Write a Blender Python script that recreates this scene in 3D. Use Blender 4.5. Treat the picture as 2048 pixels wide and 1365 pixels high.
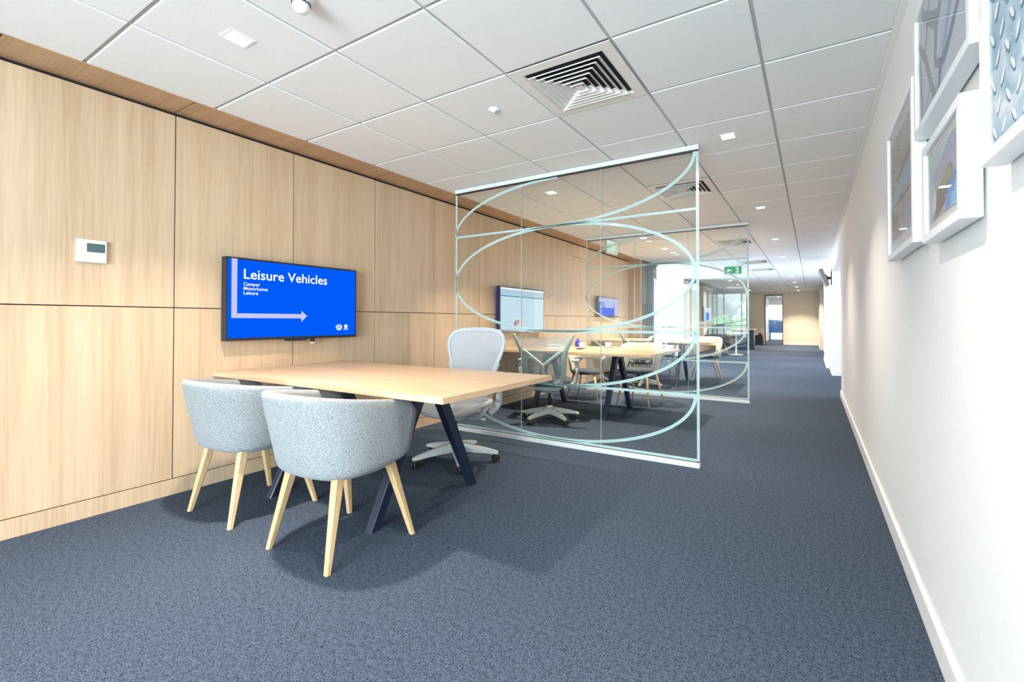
import bpy, bmesh, math, random
from mathutils import Vector, Matrix
random.seed(7)
for o in list(bpy.data.objects): bpy.data.objects.remove(o)
scene = bpy.context.scene
COL = scene.collection
R = math.radians

# ------------------------------------------------------------------ camera
CAM_H = 1.0953
cam_d = bpy.data.cameras.new('camera'); cam = bpy.data.objects.new('camera', cam_d); COL.objects.link(cam)
cam_d.sensor_width = 36; cam_d.lens = 912.71/2048*36
cam_d.shift_x = -(1080.42-1024)/2048; cam_d.shift_y = -(682.5-631.6)/2048
cam_d.clip_start = 0.02; cam_d.clip_end = 200
cam.location = (0, 0, CAM_H)
cam.rotation_euler = (R(90)+0.01237, 0, 0.53777)
scene.camera = cam

# ------------------------------------------------------------------ world, lights, exposure
W = bpy.data.worlds.new('sky'); scene.world = W; W.use_nodes = True
bg = W.node_tree.nodes['Background']; bg.inputs[0].default_value = (0.80, 0.90, 1.0, 1); bg.inputs[1].default_value = 5.0
vs = scene.view_settings
vs.view_transform = 'Standard'; vs.look = 'None'; vs.gamma = 1.0; vs.use_curve_mapping = False; vs.exposure = 0.5

def area(name, loc, rot, sx, sy, power, color, spread=180):
    d = bpy.data.lights.new(name, 'AREA'); d.shape = 'RECTANGLE'; d.size = sx; d.size_y = sy
    d.energy = power; d.color = color; d.spread = R(spread)
    o = bpy.data.objects.new(name, d); COL.objects.link(o); o.location = loc; o.rotation_euler = rot
    return o
COOL = (0.73, 0.87, 1.0)
# daylight entering through the side glazing behind the camera, the rear window and the far bay
area('daylight_added_glazing', (-0.70, -3.25, 1.25), (R(90), 0, 0), 1.9, 2.1, 400, COOL)  # main daylight, added behind the camera where the partitions don't mirror it
area('daylight_side_glazing', (-3.95, -5.95, 1.30), (0, R(-90), 0), 2.1, 2.9, 260, COOL)
area('daylight_rear_window', (-2.9, -8.05, 1.35), (R(90), 0, 0), 2.2, 2.0, 110, COOL)
area('daylight_far_bay', (-6.2, 12.75, 1.35), (0, R(-90), 0), 2.0, 3.4, 620, (0.70, 0.84, 1.0))
area('daylight_side_opening', (3.3, 9.4, 1.3), (0, R(90), 0), 2.0, 2.4, 120, (0.8, 0.88, 1.0))
DL_POWER = 27
WARM = (1.0, 0.89, 0.76)

# ------------------------------------------------------------------ room numbers
XW, XR, ZC = -3.477, 0.352, 2.427
P0, PP = 1.296, 0.7723            # wood panel joints
GX = [-3.207, -2.613, -2.013, -1.413, -0.813, -0.213]
ROW0 = 0.2013
YB = 24.0

# ------------------------------------------------------------------ materials
def new_mat(name):
    m = bpy.data.materials.new(name); m.use_nodes = True
    nt = m.node_tree; b = nt.nodes['Principled BSDF']
    return m, nt, b
def plain(name, col, rough=0.5, metal=0.0, spec=0.5, noise=0.0, scale=60, emit=None, estr=1.0):
    m, nt, b = new_mat(name)
    b.inputs['Roughness'].default_value = rough; b.inputs['Metallic'].default_value = metal
    b.inputs['Specular IOR Level'].default_value = spec
    c4 = (*col, 1)
    b.inputs['Base Color'].default_value = c4
    if noise:
        tc = nt.nodes.new('ShaderNodeTexCoord'); n = nt.nodes.new('ShaderNodeTexNoise'); n.inputs['Scale'].default_value = scale
        n.inputs['Detail'].default_value = 4
        r = nt.nodes.new('ShaderNodeValToRGB')
        r.color_ramp.elements[0].position = 0.3; r.color_ramp.elements[1].position = 0.7
        r.color_ramp.elements[0].color = tuple(c*(1-noise) for c in col)+(1,)
        r.color_ramp.elements[1].color = tuple(min(1, c*(1+noise)) for c in col)+(1,)
        nt.links.new(tc.outputs['Object'], n.inputs['Vector']); nt.links.new(n.outputs['Fac'], r.inputs['Fac'])
        nt.links.new(r.outputs['Color'], b.inputs['Base Color'])
        bp = nt.nodes.new('ShaderNodeBump'); bp.inputs['Strength'].default_value = 0.15; bp.inputs['Distance'].default_value = 0.002
        nt.links.new(n.outputs['Fac'], bp.inputs['Height']); nt.links.new(bp.outputs['Normal'], b.inputs['Normal'])
    if emit:
        b.inputs['Emission Color'].default_value = (*emit, 1); b.inputs['Emission Strength'].default_value = estr
    return m
def wood(name, c0, c1, axis='Z', scale=1.0, rough=0.42):
    """straight oak grain running along one world/object axis"""
    m, nt, b = new_mat(name); L = nt.links.new
    tc = nt.nodes.new('ShaderNodeTexCoord'); g = nt.nodes.new('ShaderNodeNewGeometry')
    oi = nt.nodes.new('ShaderNodeObjectInfo')
    mp = nt.nodes.new('ShaderNodeMapping')
    s = {'X': (2.2, 78, 78), 'Y': (78, 2.2, 78), 'Z': (78, 78, 2.2)}[axis]
    mp.inputs['Scale'].default_value = tuple(v*scale for v in s)
    off = nt.nodes.new('ShaderNodeVectorMath'); off.operation = 'MULTIPLY_ADD'
    off.inputs[1].default_value = (13, 17, 11)
    comb = nt.nodes.new('ShaderNodeCombineXYZ')
    for i in range(3): L(oi.outputs['Random'], comb.inputs[i])
    L(comb.outputs[0], off.inputs[0]); L(g.outputs['Position'], off.inputs[2])
    L(off.outputs[0], mp.inputs['Vector'])
    n1 = nt.nodes.new('ShaderNodeTexNoise'); n1.inputs['Scale'].default_value = 1.0; n1.inputs['Detail'].default_value = 6; n1.inputs['Roughness'].default_value = 0.6
    n1.inputs['Distortion'].default_value = 0.35
    L(mp.outputs[0], n1.inputs['Vector'])
    n2 = nt.nodes.new('ShaderNodeTexNoise'); n2.inputs['Scale'].default_value = 0.12; n2.inputs['Detail'].default_value = 3
    L(mp.outputs[0], n2.inputs['Vector'])
    mx = nt.nodes.new('ShaderNodeMath'); mx.operation = 'MULTIPLY_ADD'; mx.inputs[1].default_value = 0.55
    m2 = nt.nodes.new('ShaderNodeMath'); m2.operation = 'MULTIPLY'; m2.inputs[1].default_value = 0.45
    L(n2.outputs['Fac'], m2.inputs[0]); L(n1.outputs['Fac'], mx.inputs[0]); L(m2.outputs[0], mx.inputs[2])
    r = nt.nodes.new('ShaderNodeValToRGB'); r.color_ramp.elements[0].position = 0.36; r.color_ramp.elements[1].position = 0.64
    r.color_ramp.elements[0].color = (*c0, 1); r.color_ramp.elements[1].color = (*c1, 1)
    L(mx.outputs[0], r.inputs['Fac']); L(r.outputs['Color'], b.inputs['Base Color'])
    b.inputs['Roughness'].default_value = rough
    bp = nt.nodes.new('ShaderNodeBump'); bp.inputs['Strength'].default_value = 0.06; bp.inputs['Distance'].default_value = 0.001
    L(n1.outputs['Fac'], bp.inputs['Height']); L(bp.outputs['Normal'], b.inputs['Normal'])
    return m
def fabric(name, c0, c1, scale=420):
    m, nt, b = new_mat(name); L = nt.links.new
    tc = nt.nodes.new('ShaderNodeTexCoord')
    n = nt.nodes.new('ShaderNodeTexNoise'); n.inputs['Scale'].default_value = scale; n.inputs['Detail'].default_value = 3; n.inputs['Roughness'].default_value = 0.7
    L(tc.outputs['Object'], n.inputs['Vector'])
    r = nt.nodes.new('ShaderNodeValToRGB'); r.color_ramp.elements[0].position = 0.34; r.color_ramp.elements[1].position = 0.60
    r.color_ramp.elements[0].color = (*c0, 1); r.color_ramp.elements[1].color = (*c1, 1)
    L(n.outputs['Fac'], r.inputs['Fac']); L(r.outputs['Color'], b.inputs['Base Color'])
    b.inputs['Roughness'].default_value = 0.95; b.inputs['Specular IOR Level'].default_value = 0.15
    b.inputs['Sheen Weight'].default_value = 0.15
    bp = nt.nodes.new('ShaderNodeBump'); bp.inputs['Strength'].default_value = 0.5; bp.inputs['Distance'].default_value = 0.0015
    L(n.outputs['Fac'], bp.inputs['Height']); L(bp.outputs['Normal'], b.inputs['Normal'])
    return m
def carpet_mat():
    m, nt, b = new_mat('carpet_blue'); L = nt.links.new
    g = nt.nodes.new('ShaderNodeNewGeometry')
    n = nt.nodes.new('ShaderNodeTexNoise'); n.inputs['Scale'].default_value = 190; n.inputs['Detail'].default_value = 3; n.inputs['Roughness'].default_value = 0.7
    L(g.outputs['Position'], n.inputs['Vector'])
    n2 = nt.nodes.new('ShaderNodeTexNoise'); n2.inputs['Scale'].default_value = 55; n2.inputs['Detail'].default_value = 2
    L(g.outputs['Position'], n2.inputs['Vector'])
    r = nt.nodes.new('ShaderNodeValToRGB'); r.color_ramp.elements[0].position = 0.36; r.color_ramp.elements[1].position = 0.66
    r.color_ramp.elements[0].color = (0.003, 0.005, 0.011, 1); r.color_ramp.elements[1].color = (0.100, 0.132, 0.187, 1)
    mx = nt.nodes.new('ShaderNodeMix'); mx.inputs['Factor'].default_value = 0.2
    L(n.outputs['Fac'], mx.inputs[2]); L(n2.outputs['Fac'], mx.inputs[3])
    L(mx.outputs[0], r.inputs['Fac']); L(r.outputs['Color'], b.inputs['Base Color'])
    b.inputs['Roughness'].default_value = 0.95; b.inputs['Specular IOR Level'].default_value = 0.1
    bp = nt.nodes.new('ShaderNodeBump'); bp.inputs['Strength'].default_value = 0.6; bp.inputs['Distance'].default_value = 0.003
    L(n.outputs['Fac'], bp.inputs['Height']); L(bp.outputs['Normal'], b.inputs['Normal'])
    return m
def glass_mat(name, tint, ior=1.5):
    m = bpy.data.materials.new(name); m.use_nodes = True; nt = m.node_tree; L = nt.links.new
    nt.nodes.remove(nt.nodes['Principled BSDF']); out = nt.nodes['Material Output']
    tr = nt.nodes.new('ShaderNodeBsdfTransparent'); tr.inputs[0].default_value = (*tint, 1)
    gl = nt.nodes.new('ShaderNodeBsdfGlossy'); gl.inputs['Roughness'].default_value = 0.0
    fr = nt.nodes.new('ShaderNodeFresnel')
    # the Fresnel node inverts its index on back faces; feed 1/ior there so both faces reflect as an outer face
    ge = nt.nodes.new('ShaderNodeNewGeometry'); mr = nt.nodes.new('ShaderNodeMapRange')
    mr.inputs['To Min'].default_value = ior; mr.inputs['To Max'].default_value = 1/ior
    L(ge.outputs['Backfacing'], mr.inputs['Value']); L(mr.outputs[0], fr.inputs['IOR'])
    mx = nt.nodes.new('ShaderNodeMixShader')
    L(fr.outputs[0], mx.inputs[0]); L(tr.outputs[0], mx.inputs[1]); L(gl.outputs[0], mx.inputs[2]); L(mx.outputs[0], out.inputs[0])
    return m
def translucent(name, col, alpha, rough=0.6, stripes=None):
    """cloth net or film: part of the light passes straight through"""
    m, nt, b = new_mat(name); L = nt.links.new
    out = nt.nodes['Material Output']
    b.inputs['Base Color'].default_value = (*col, 1); b.inputs['Roughness'].default_value = rough
    tr = nt.nodes.new('ShaderNodeBsdfTransparent'); mx = nt.nodes.new('ShaderNodeMixShader')
    mx.inputs[0].default_value = alpha
    if stripes:
        tc = nt.nodes.new('ShaderNodeTexCoord'); w = nt.nodes.new('ShaderNodeTexWave'); w.wave_type = 'BANDS'; w.bands_direction = 'X'
        w.inputs['Scale'].default_value = stripes; L(tc.outputs['Object'], w.inputs['Vector'])
        mr = nt.nodes.new('ShaderNodeMapRange'); mr.inputs['To Min'].default_value = alpha-0.22; mr.inputs['To Max'].default_value = min(1, alpha+0.2)
        L(w.outputs['Fac'], mr.inputs['Value']); L(mr.outputs[0], mx.inputs[0])
    L(tr.outputs[0], mx.inputs[1]); L(b.outputs[0], mx.inputs[2]); L(mx.outputs[0], out.inputs[0])
    return m
def emitter(name, col, strength):
    m = bpy.data.materials.new(name); m.use_nodes = True; nt = m.node_tree
    nt.nodes.remove(nt.nodes['Principled BSDF'])
    e = nt.nodes.new('ShaderNodeEmission'); e.inputs[0].default_value = (*col, 1); e.inputs[1].default_value = strength
    nt.links.new(e.outputs[0], nt.nodes['Material Output'].inputs[0]); return m

M = {}
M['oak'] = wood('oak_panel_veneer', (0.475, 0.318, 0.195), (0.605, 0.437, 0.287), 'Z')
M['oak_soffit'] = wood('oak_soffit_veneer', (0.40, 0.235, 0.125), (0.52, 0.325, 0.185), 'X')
M['oak_table'] = wood('oak_table_laminate', (0.49, 0.325, 0.195), (0.60, 0.425, 0.27), 'X', 0.8, 0.32)
M['oak_leg'] = wood('oak_chair_leg', (0.52, 0.32, 0.15), (0.66, 0.44, 0.235), 'Z', 1.2)
M['carpet'] = carpet_mat()
M['black_gap'] = plain('shadow_gap_black', (0.012, 0.009, 0.007), 0.9)
M['tile'] = plain('mineral_fibre_tile', (0.80, 0.79, 0.77), 0.9, noise=0.035, scale=170, spec=0.1)
M['grid'] = plain('ceiling_grid_grey', (0.47, 0.47, 0.46), 0.6)
M['wallpaint'] = plain('white_wall_paint', (0.84, 0.83, 0.81), 0.7, noise=0.012, scale=40, spec=0.25)
M['cream'] = plain('cream_wall_paint', (0.84, 0.74, 0.60), 0.75, noise=0.02, scale=30)
M['bay_cream'] = plain('bay_cream_paint', (0.58, 0.53, 0.47), 0.8, noise=0.02, scale=30)
M['skirting'] = plain('satin_white_skirting', (0.84, 0.82, 0.78), 0.45)
M['white'] = plain('white_plastic', (0.83, 0.84, 0.84), 0.4)
M['white_metal'] = plain('white_powder_coat', (0.66, 0.67, 0.66), 0.45)
M['vent'] = plain('diffuser_cream_white', (0.76, 0.72, 0.67), 0.5)
M['dark'] = plain('duct_black', (0.012, 0.012, 0.013), 0.8)
M['alu'] = plain('anodised_aluminium', (0.66, 0.66, 0.65), 0.42, metal=0.35)
M['glass'] = glass_mat('partition_glass', (0.955, 0.975, 0.965))
M['glass_edge'] = plain('glass_joint_silicone', (0.40, 0.44, 0.42), 0.3)
M['clear'] = glass_mat('picture_glass', (0.99, 0.99, 0.99), 1.18)
M['film'] = translucent('frosted_film_mint', (0.48, 0.62, 0.59), 0.74, 0.5)
M['black'] = plain('black_plastic', (0.014, 0.014, 0.016), 0.55)
M['navy'] = plain('navy_powder_coat', (0.010, 0.017, 0.040), 0.36)
M['grey_fab'] = fabric('heather_grey_wool', (0.055, 0.061, 0.068), (0.39, 0.40, 0.40), 330)
M['cream_fab'] = fabric('cream_felt', (0.52, 0.46, 0.38), (0.70, 0.63, 0.53), 160)
M['dark_fab'] = fabric('charcoal_wool', (0.025, 0.03, 0.04), (0.07, 0.08, 0.10), 200)
M['chair_frame'] = plain('pale_grey_nylon', (0.47, 0.49, 0.49), 0.42)
M['frame_green'] = plain('grey_green_nylon', (0.29, 0.33, 0.315), 0.45)
M['base_grey'] = plain('pale_grey_base', (0.50, 0.505, 0.49), 0.42)
M['mesh'] = translucent('pale_grey_mesh', (0.44, 0.46, 0.49), 0.80, 0.7, stripes=55)
M['mesh2'] = translucent('smoke_grey_mesh', (0.25, 0.28, 0.27), 0.72, 0.7)
M['wrap'] = translucent('clear_plastic_wrap', (0.80, 0.78, 0.74), 0.50, 0.15)
M['chrome'] = plain('chrome', (0.75, 0.75, 0.75), 0.15, metal=1)
M['rubber'] = plain('black_rubber', (0.018, 0.016, 0.016), 0.5)
M['screen_blue'] = emitter('screen_blue', (0.0, 0.105, 0.93), 0.72)
M['screen_light'] = emitter('screen_pale_blue', (0.70, 0.88, 0.95), 0.68)
M['screen_line'] = emitter('screen_teal_line', (0.06, 0.28, 0.42), 0.7)
M['screen_top'] = emitter('screen_grey_band', (0.58, 0.74, 0.84), 0.66)
M['print_white'] = emitter('screen_white', (0.95, 0.97, 1.0), 0.78)
M['print_lilac'] = emitter('screen_lilac', (0.58, 0.60, 0.93), 0.70)
M['print_pink'] = emitter('screen_skin_pink', (0.72, 0.48, 0.42), 0.6)
M['print_pale'] = emitter('screen_pale_pink', (0.93, 0.80, 0.78), 0.68)
M['print_brown'] = emitter('screen_dark_brown', (0.10, 0.06, 0.06), 0.8)
M['led'] = emitter('downlight_led', (1.0, 0.93, 0.85), 14)
M['panel_led'] = emitter('ceiling_panel_led', (0.95, 0.98, 1.0), 6)
M['lcd'] = plain('lcd_grey_green', (0.085, 0.115, 0.11), 0.25)
M['exit_green'] = emitter('exit_sign_green', (0.05, 0.42, 0.20), 0.7)
M['exit_white'] = emitter('exit_sign_white', (0.80, 0.95, 0.85), 0.68)
M['exit_pale'] = emitter('exit_sign_pale_green', (0.36, 0.62, 0.38), 0.8)
M['china'] = plain('white_china', (0.82, 0.81, 0.79), 0.2)
M['blue_glass'] = plain('cobalt_blue', (0.01, 0.04, 0.55), 0.15)
M['paper'] = plain('paper', (0.80, 0.80, 0.80), 0.7)
M['green'] = plain('leaf_green', (0.07, 0.15, 0.035), 0.7, noise=0.5, scale=9)
M['yellow'] = plain('yellow_paint', (0.85, 0.72, 0.03), 0.5)
M['grey_rib'] = plain('grey_ribbed_fabric', (0.20, 0.215, 0.215), 0.8)
M['blind'] = translucent('white_blind', (0.86, 0.86, 0.84), 0.85, 0.8)
M['blue_screen_fab'] = plain('blue_panel_fabric', (0.06, 0.17, 0.45), 0.8, noise=0.2, scale=12)
M['asphalt'] = plain('pale_paving', (0.45, 0.45, 0.43), 0.9)

# ------------------------------------------------------------------ helpers
def link(name, me, mat, parent=None, smooth=False, loc=None, rot=None):
    o = bpy.data.objects.new(name, me); COL.objects.link(o)
    if mat is not None and not me.materials: me.materials.append(M[mat] if isinstance(mat, str) else mat)
    if smooth:
        for p in me.polygons: p.use_smooth = True
    if parent is not None: o.parent = parent
    if loc is not None: o.location = loc
    if rot is not None: o.rotation_euler = rot
    return o
def bm_mesh(bm, name='m'):
    bmesh.ops.recalc_face_normals(bm, faces=bm.faces)
    me = bpy.data.meshes.new(name); bm.to_mesh(me); bm.free(); return me
def pyd(v, f, name='m'):
    me = bpy.data.meshes.new(name); me.from_pydata([tuple(a) for a in v], [], f); me.update()
    bm = bmesh.new(); bm.from_mesh(me); bmesh.ops.recalc_face_normals(bm, faces=bm.faces); bm.to_mesh(me); bm.free()
    return me
def add_box(bm, c, s, bev=0.0, seg=1, mat4=None):
    r = bmesh.ops.create_cube(bm, size=1.0); vs_ = r['verts']
    bmesh.ops.scale(bm, vec=s, verts=vs_)
    if bev:
        ed = list({e for v in vs_ for e in v.link_edges})
        r2 = bmesh.ops.bevel(bm, geom=ed, offset=bev, segments=seg, affect='EDGES', profile=0.5)
        vs_ = list({v for f in r2['faces'] for v in f.verts} | {v for v in vs_ if v.is_valid})
    if mat4 is not None: bmesh.ops.transform(bm, matrix=mat4, verts=vs_)
    bmesh.ops.translate(bm, vec=c, verts=vs_)
    return vs_
def box(name, lo, hi, mat, parent=None, bev=0.0, seg=1, smooth=False):
    bm = bmesh.new(); c = [(a+b)/2 for a, b in zip(lo, hi)]; s = [abs(b-a) for a, b in zip(lo, hi)]
    add_box(bm, c, s, bev, seg); return link(name, bm_mesh(bm, name), mat, parent, smooth)
def add_tube(bm, pts, rad, n=10, sx=1.0, sy=1.0, caps=True, closed=False, up=Vector((0, 0, 1))):
    """sweep an ellipse/circle along points; rad may be a list"""
    pts = [Vector(p) for p in pts]; N = len(pts)
    rads = rad if isinstance(rad, (list, tuple)) else [rad]*N
    rings = []
    for i, p in enumerate(pts):
        if closed: t = (pts[(i+1) % N]-pts[i-1])
        else: t = pts[min(i+1, N-1)]-pts[max(i-1, 0)]
        t.normalize()
        a = t.cross(up)
        if a.length < 1e-4: a = t.cross(Vector((1, 0, 0)))
        a.normalize(); b = a.cross(t).normalized()
        rings.append([bm.verts.new(p+(a*math.cos(2*math.pi*k/n)*sx+b*math.sin(2*math.pi*k/n)*sy)*rads[i]) for k in range(n)])
    rng = N if closed else N-1
    for i in range(rng):
        r0, r1 = rings[i], rings[(i+1) % N]
        for k in range(n): bm.faces.new((r0[k], r0[(k+1) % n], r1[(k+1) % n], r1[k]))
    if caps and not closed: bm.faces.new(rings[0][::-1]); bm.faces.new(rings[-1])
def tube(name, pts, rad, mat, parent=None, **kw):
    bm = bmesh.new(); add_tube(bm, pts, rad, **kw); return link(name, bm_mesh(bm, name), mat, parent, True)
def add_bar(bm, a, b, w0, d0, w1=None, d1=None, xdir=Vector((1, 0, 0))):
    """rectangular bar a->b, optional taper"""
    a = Vector(a); b = Vector(b); w1 = w0 if w1 is None else w1; d1 = d0 if d1 is None else d1
    t = (b-a).normalized(); x = (xdir-t*xdir.dot(t)).normalized(); y = t.cross(x)
    R_ = []
    for p, w, d in ((a, w0, d0), (b, w1, d1)):
        R_.append([bm.verts.new(p+x*sx*w/2+y*sy*d/2) for sx, sy in ((-1, -1), (1, -1), (1, 1), (-1, 1))])
    for k in range(4): bm.faces.new((R_[0][k], R_[0][(k+1) % 4], R_[1][(k+1) % 4], R_[1][k]))
    bm.faces.new(R_[0][::-1]); bm.faces.new(R_[1])
def add_foot_bar(bm, a, b, w0, d0, w1, d1):
    """bar whose two ends are cut level (top a, bottom b)"""
    R_ = []
    for p, w, d in ((a, w0, d0), (b, w1, d1)):
        p = Vector(p); R_.append([bm.verts.new(p+Vector((sx*w/2, sy*d/2, 0))) for sx, sy in ((-1, -1), (1, -1), (1, 1), (-1, 1))])
    for k in range(4): bm.faces.new((R_[0][k], R_[0][(k+1) % 4], R_[1][(k+1) % 4], R_[1][k]))
    bm.faces.new(R_[0][::-1]); bm.faces.new(R_[1])
def add_lathe(bm, prof, n=24, c=(0, 0, 0)):
    rings = []
    for r, z in prof:
        rings.append([bm.verts.new((c[0]+r*math.cos(2*math.pi*k/n), c[1]+r*math.sin(2*math.pi*k/n), c[2]+z)) for k in range(n)])
    for i in range(len(rings)-1):
        for k in range(n): bm.faces.new((rings[i][k], rings[i][(k+1) % n], rings[i+1][(k+1) % n], rings[i+1][k]))
    bm.faces.new(rings[0][::-1]); bm.faces.new(rings[-1])
def lathe(name, prof, mat, parent=None, n=24, c=(0, 0, 0)):
    bm = bmesh.new(); add_lathe(bm, prof, n, c); return link(name, bm_mesh(bm, name), mat, parent, True)
def prism(name, pts2, axis, d0, d1, mat, parent=None):
    """extrude a 2-D outline: axis 'x' -> pts are (y,z); 'y' -> (x,z); 'z' -> (x,y)"""
    def P(p, d): return {'x': (d, p[0], p[1]), 'y': (p[0], d, p[1]), 'z': (p[0], p[1], d)}[axis]
    n = len(pts2); v = [P(p, d0) for p in pts2]+[P(p, d1) for p in pts2]
    f = [tuple(range(n))[::-1], tuple(range(n, 2*n))]+[(k, (k+1) % n, n+(k+1) % n, n+k) for k in range(n)]
    return link(name, pyd(v, f, name), mat, parent)
def thing(name, label, cat, loc=(0, 0, 0), rz=0.0, group=None):
    o = bpy.data.objects.new(name, None); o.empty_display_size = 0.1; COL.objects.link(o)
    o.location = loc; o.rotation_euler = (0, 0, rz); return tag(o, label, cat, group)
def tag(o, label, cat, group=None):
    o['label'] = label; o['category'] = cat
    if group: o['group'] = group
    return o
def struct(o, label=None):
    o['kind'] = 'structure'
    if label: o['label'] = label
    return o
def copy_tree(o, loc=None, rz=None, label=None, group=None, parent=None):
    c = o.copy(); COL.objects.link(c); c.parent = parent
    if loc is not None: c.location = loc
    if rz is not None: c.rotation_euler = (0, 0, rz)
    if label: c['label'] = label
    if group: c['group'] = group
    for ch in [x for x in COL.objects if x.parent == o]: copy_tree(ch, parent=c)
    return c
def catmull(pts, sub=6, closed=False):
    pts = [Vector(p) for p in pts]; N = len(pts); out = []
    for i in range(N if closed else N-1):
        p0 = pts[i-1] if (i > 0 or closed) else pts[0]; p1 = pts[i]; p2 = pts[(i+1) % N]
        p3 = pts[(i+2) % N] if (closed or i+2 < N) else pts[-1]
        for k in range(sub):
            t = k/sub
            out.append(0.5*((2*p1)+(p2-p0)*t+(2*p0-5*p1+4*p2-p3)*t*t+(3*p1-p0-3*p2+p3)*t**3))
    if not closed: out.append(pts[-1])
    return out
def text_mesh(body, size, offset=0.0):
    cu = bpy.data.curves.new('lettering', 'FONT'); cu.body = body; cu.size = size; cu.offset = offset; cu.resolution_u = 3
    o = bpy.data.objects.new('tmp_text', cu); COL.objects.link(o)
    dg = bpy.context.evaluated_depsgraph_get(); me = bpy.data.meshes.new_from_object(o.evaluated_get(dg))
    bpy.data.objects.remove(o); bpy.data.curves.remove(cu); me.materials.clear(); return me

# ================================================================== THE SETTING
floor = struct(box('floor', (-8.2, -8.0, -0.12), (4.0, 31.0, 0.0), 'carpet'), 'blue grey speckled loop carpet floor')
ceil = struct(box('ceiling', (-8.2, -8.0, ZC+0.009), (4.0, 31.0, ZC+0.16), 'grid'), 'white suspended ceiling of square mineral tiles')

def tile_mesh(x0, x1, y0, y1):
    c = 0.0035; z0, z1 = ZC, ZC+0.0085
    cx, cy = (x0+x1)/2, (y0+y1)/2; hx, hy = (x1-x0)/2, (y1-y0)/2
    v = [(sx*(hx-c), sy*(hy-c), 0) for sx, sy in ((-1, -1), (1, -1), (1, 1), (-1, 1))]
    v += [(sx*hx, sy*hy, c) for sx, sy in ((-1, -1), (1, -1), (1, 1), (-1, 1))]
    v += [(sx*hx, sy*hy, z1-z0) for sx, sy in ((-1, -1), (1, -1), (1, 1), (-1, 1))]
    f = [(3, 2, 1, 0), (8, 9, 10, 11)]+[(a+k, a+(k+1) % 4, a+4+(k+1) % 4, a+4+k) for a in (0, 4) for k in range(4)]
    me = pyd(v, f, 'ceiling_tile'); me.materials.append(M['tile']); return me, (cx, cy, z0)
VENT_ROWS = [3, 7, 13, 18, 21]           # grid rows whose tile is a diffuser (column C-D)
cols = list(zip(GX, GX[1:]+[XR-0.03]))
meshes = {}
g = 0.0078
for j in range(-6, 40):
    y0, y1 = ROW0+0.6*j, ROW0+0.6*(j+1)
    if y1 > YB: break
    for i, (x0, x1) in enumerate(cols):
        if i == 3 and j in VENT_ROWS: continue
        key = i if i in (0, 5) else 1
        me, c = tile_mesh(x0+(g if i else 0), x1-(g if i < 5 else 0), y0+g, y1-g)
        if key in meshes: bpy.data.meshes.remove(me); me = meshes[key]
        else: meshes[key] = me
        o = link('ceiling_tile', me, None, ceil, loc=(c[0], c[1], c[2]))
struct(box('trim_1', (XR-0.032, -3.0, ZC-0.004), (XR, YB, ZC+0.010), 'skirting'), 'white perimeter angle along the right wall head')

# ---- oak panelled wall
wl = struct(box('wall_left', (XW-0.16, -2.6, 0), (XW-0.022, 9.62, ZC+0.02), 'black_gap'), 'pale oak veneer panelled wall with fine black joints')
gp = 0.0032
for k in range(-5, 11):
    y0, y1 = P0+PP*k, P0+PP*(k+1)
    if k == 10: y1 = 9.62
    zs = [(0.103, 1.178), (1.184, 2.404)]
    if k == 7: zs = [(0.103, 1.178), (1.184, 2.195), (2.201, 2.404)]
    for z0, z1 in zs:
        box('wood_panel', (XW-0.024, y0+gp, z0), (XW, y1-gp, z1), 'oak', wl, 0.0006)
for k in range(-3, 5):
    y0 = P0+PP*(2*k-1); y1 = min(9.62, y0+2*PP)
    box('skirting_board', (XW-0.024, max(-2.6, y0)+0.0006, 0.0), (XW, y1-0.0006, 0.0975), 'oak', wl, 0.0005)
for k in range(-5, 11):
    y0, y1 = P0+PP*k, (P0+PP*(k+1) if k < 10 else 9.62)
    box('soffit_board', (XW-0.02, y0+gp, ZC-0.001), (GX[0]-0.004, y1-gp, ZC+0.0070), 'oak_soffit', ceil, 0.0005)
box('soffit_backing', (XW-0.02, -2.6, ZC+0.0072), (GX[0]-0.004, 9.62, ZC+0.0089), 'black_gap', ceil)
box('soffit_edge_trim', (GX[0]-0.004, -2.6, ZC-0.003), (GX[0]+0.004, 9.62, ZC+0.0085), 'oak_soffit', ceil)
# oak pier closing the panelling
struct(box('wall_pier', (XW-0.1, 9.62, 0), (-3.2, 9.70, ZC+0.01), 'oak'), 'narrow oak pier ending the panelled wall')
# ---- far left: partition closing the window bay, second oak wall
struct(box('wall_bay_end', (-8.2, 14.75, 0), (XW-0.03, 14.9, ZC+0.01), 'bay_cream'), 'cream partition closing the far window bay')
w2 = struct(box('wall_left_far', (XW-0.16, 14.9, 0), (XW-0.022, 19.62, ZC+0.02), 'black_gap'), 'second pale oak panelled wall further down the corridor')
for k in range(6):
    y0 = 14.9+k*0.787
    for z0, z1 in ((0.103, 1.178), (1.184, 2.412)): box('wood_panel', (XW-0.024, y0+gp, z0), (XW, y0+0.787-gp, z1), 'oak', w2, 0.0006)
box('skirting_board', (XW-0.024, 14.9, 0), (XW, 19.62, 0.0975), 'oak', w2)
struct(box('wall_bay_start', (-8.2, 9.70, 0), (XW-0.1, 9.85, ZC+0.01), 'wallpaint'), 'plain wall of the window bay')
struct(box('wall_bay_side', (-8.2, 9.85, 0), (-8.05, 11.0, ZC+0.01), 'wallpaint'), 'plain outer wall of the window bay')
struct(box('wall_far_left', (-8.2, 19.62, 0), (XW-0.03, 19.75, ZC+0.01), 'cream'), 'cream wall at the start of the last bay')
struct(box('wall_far_outer', (-8.2, 19.75, 0), (-8.05, YB, ZC+0.01), 'cream'), 'cream outer wall of the last bay')
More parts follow.
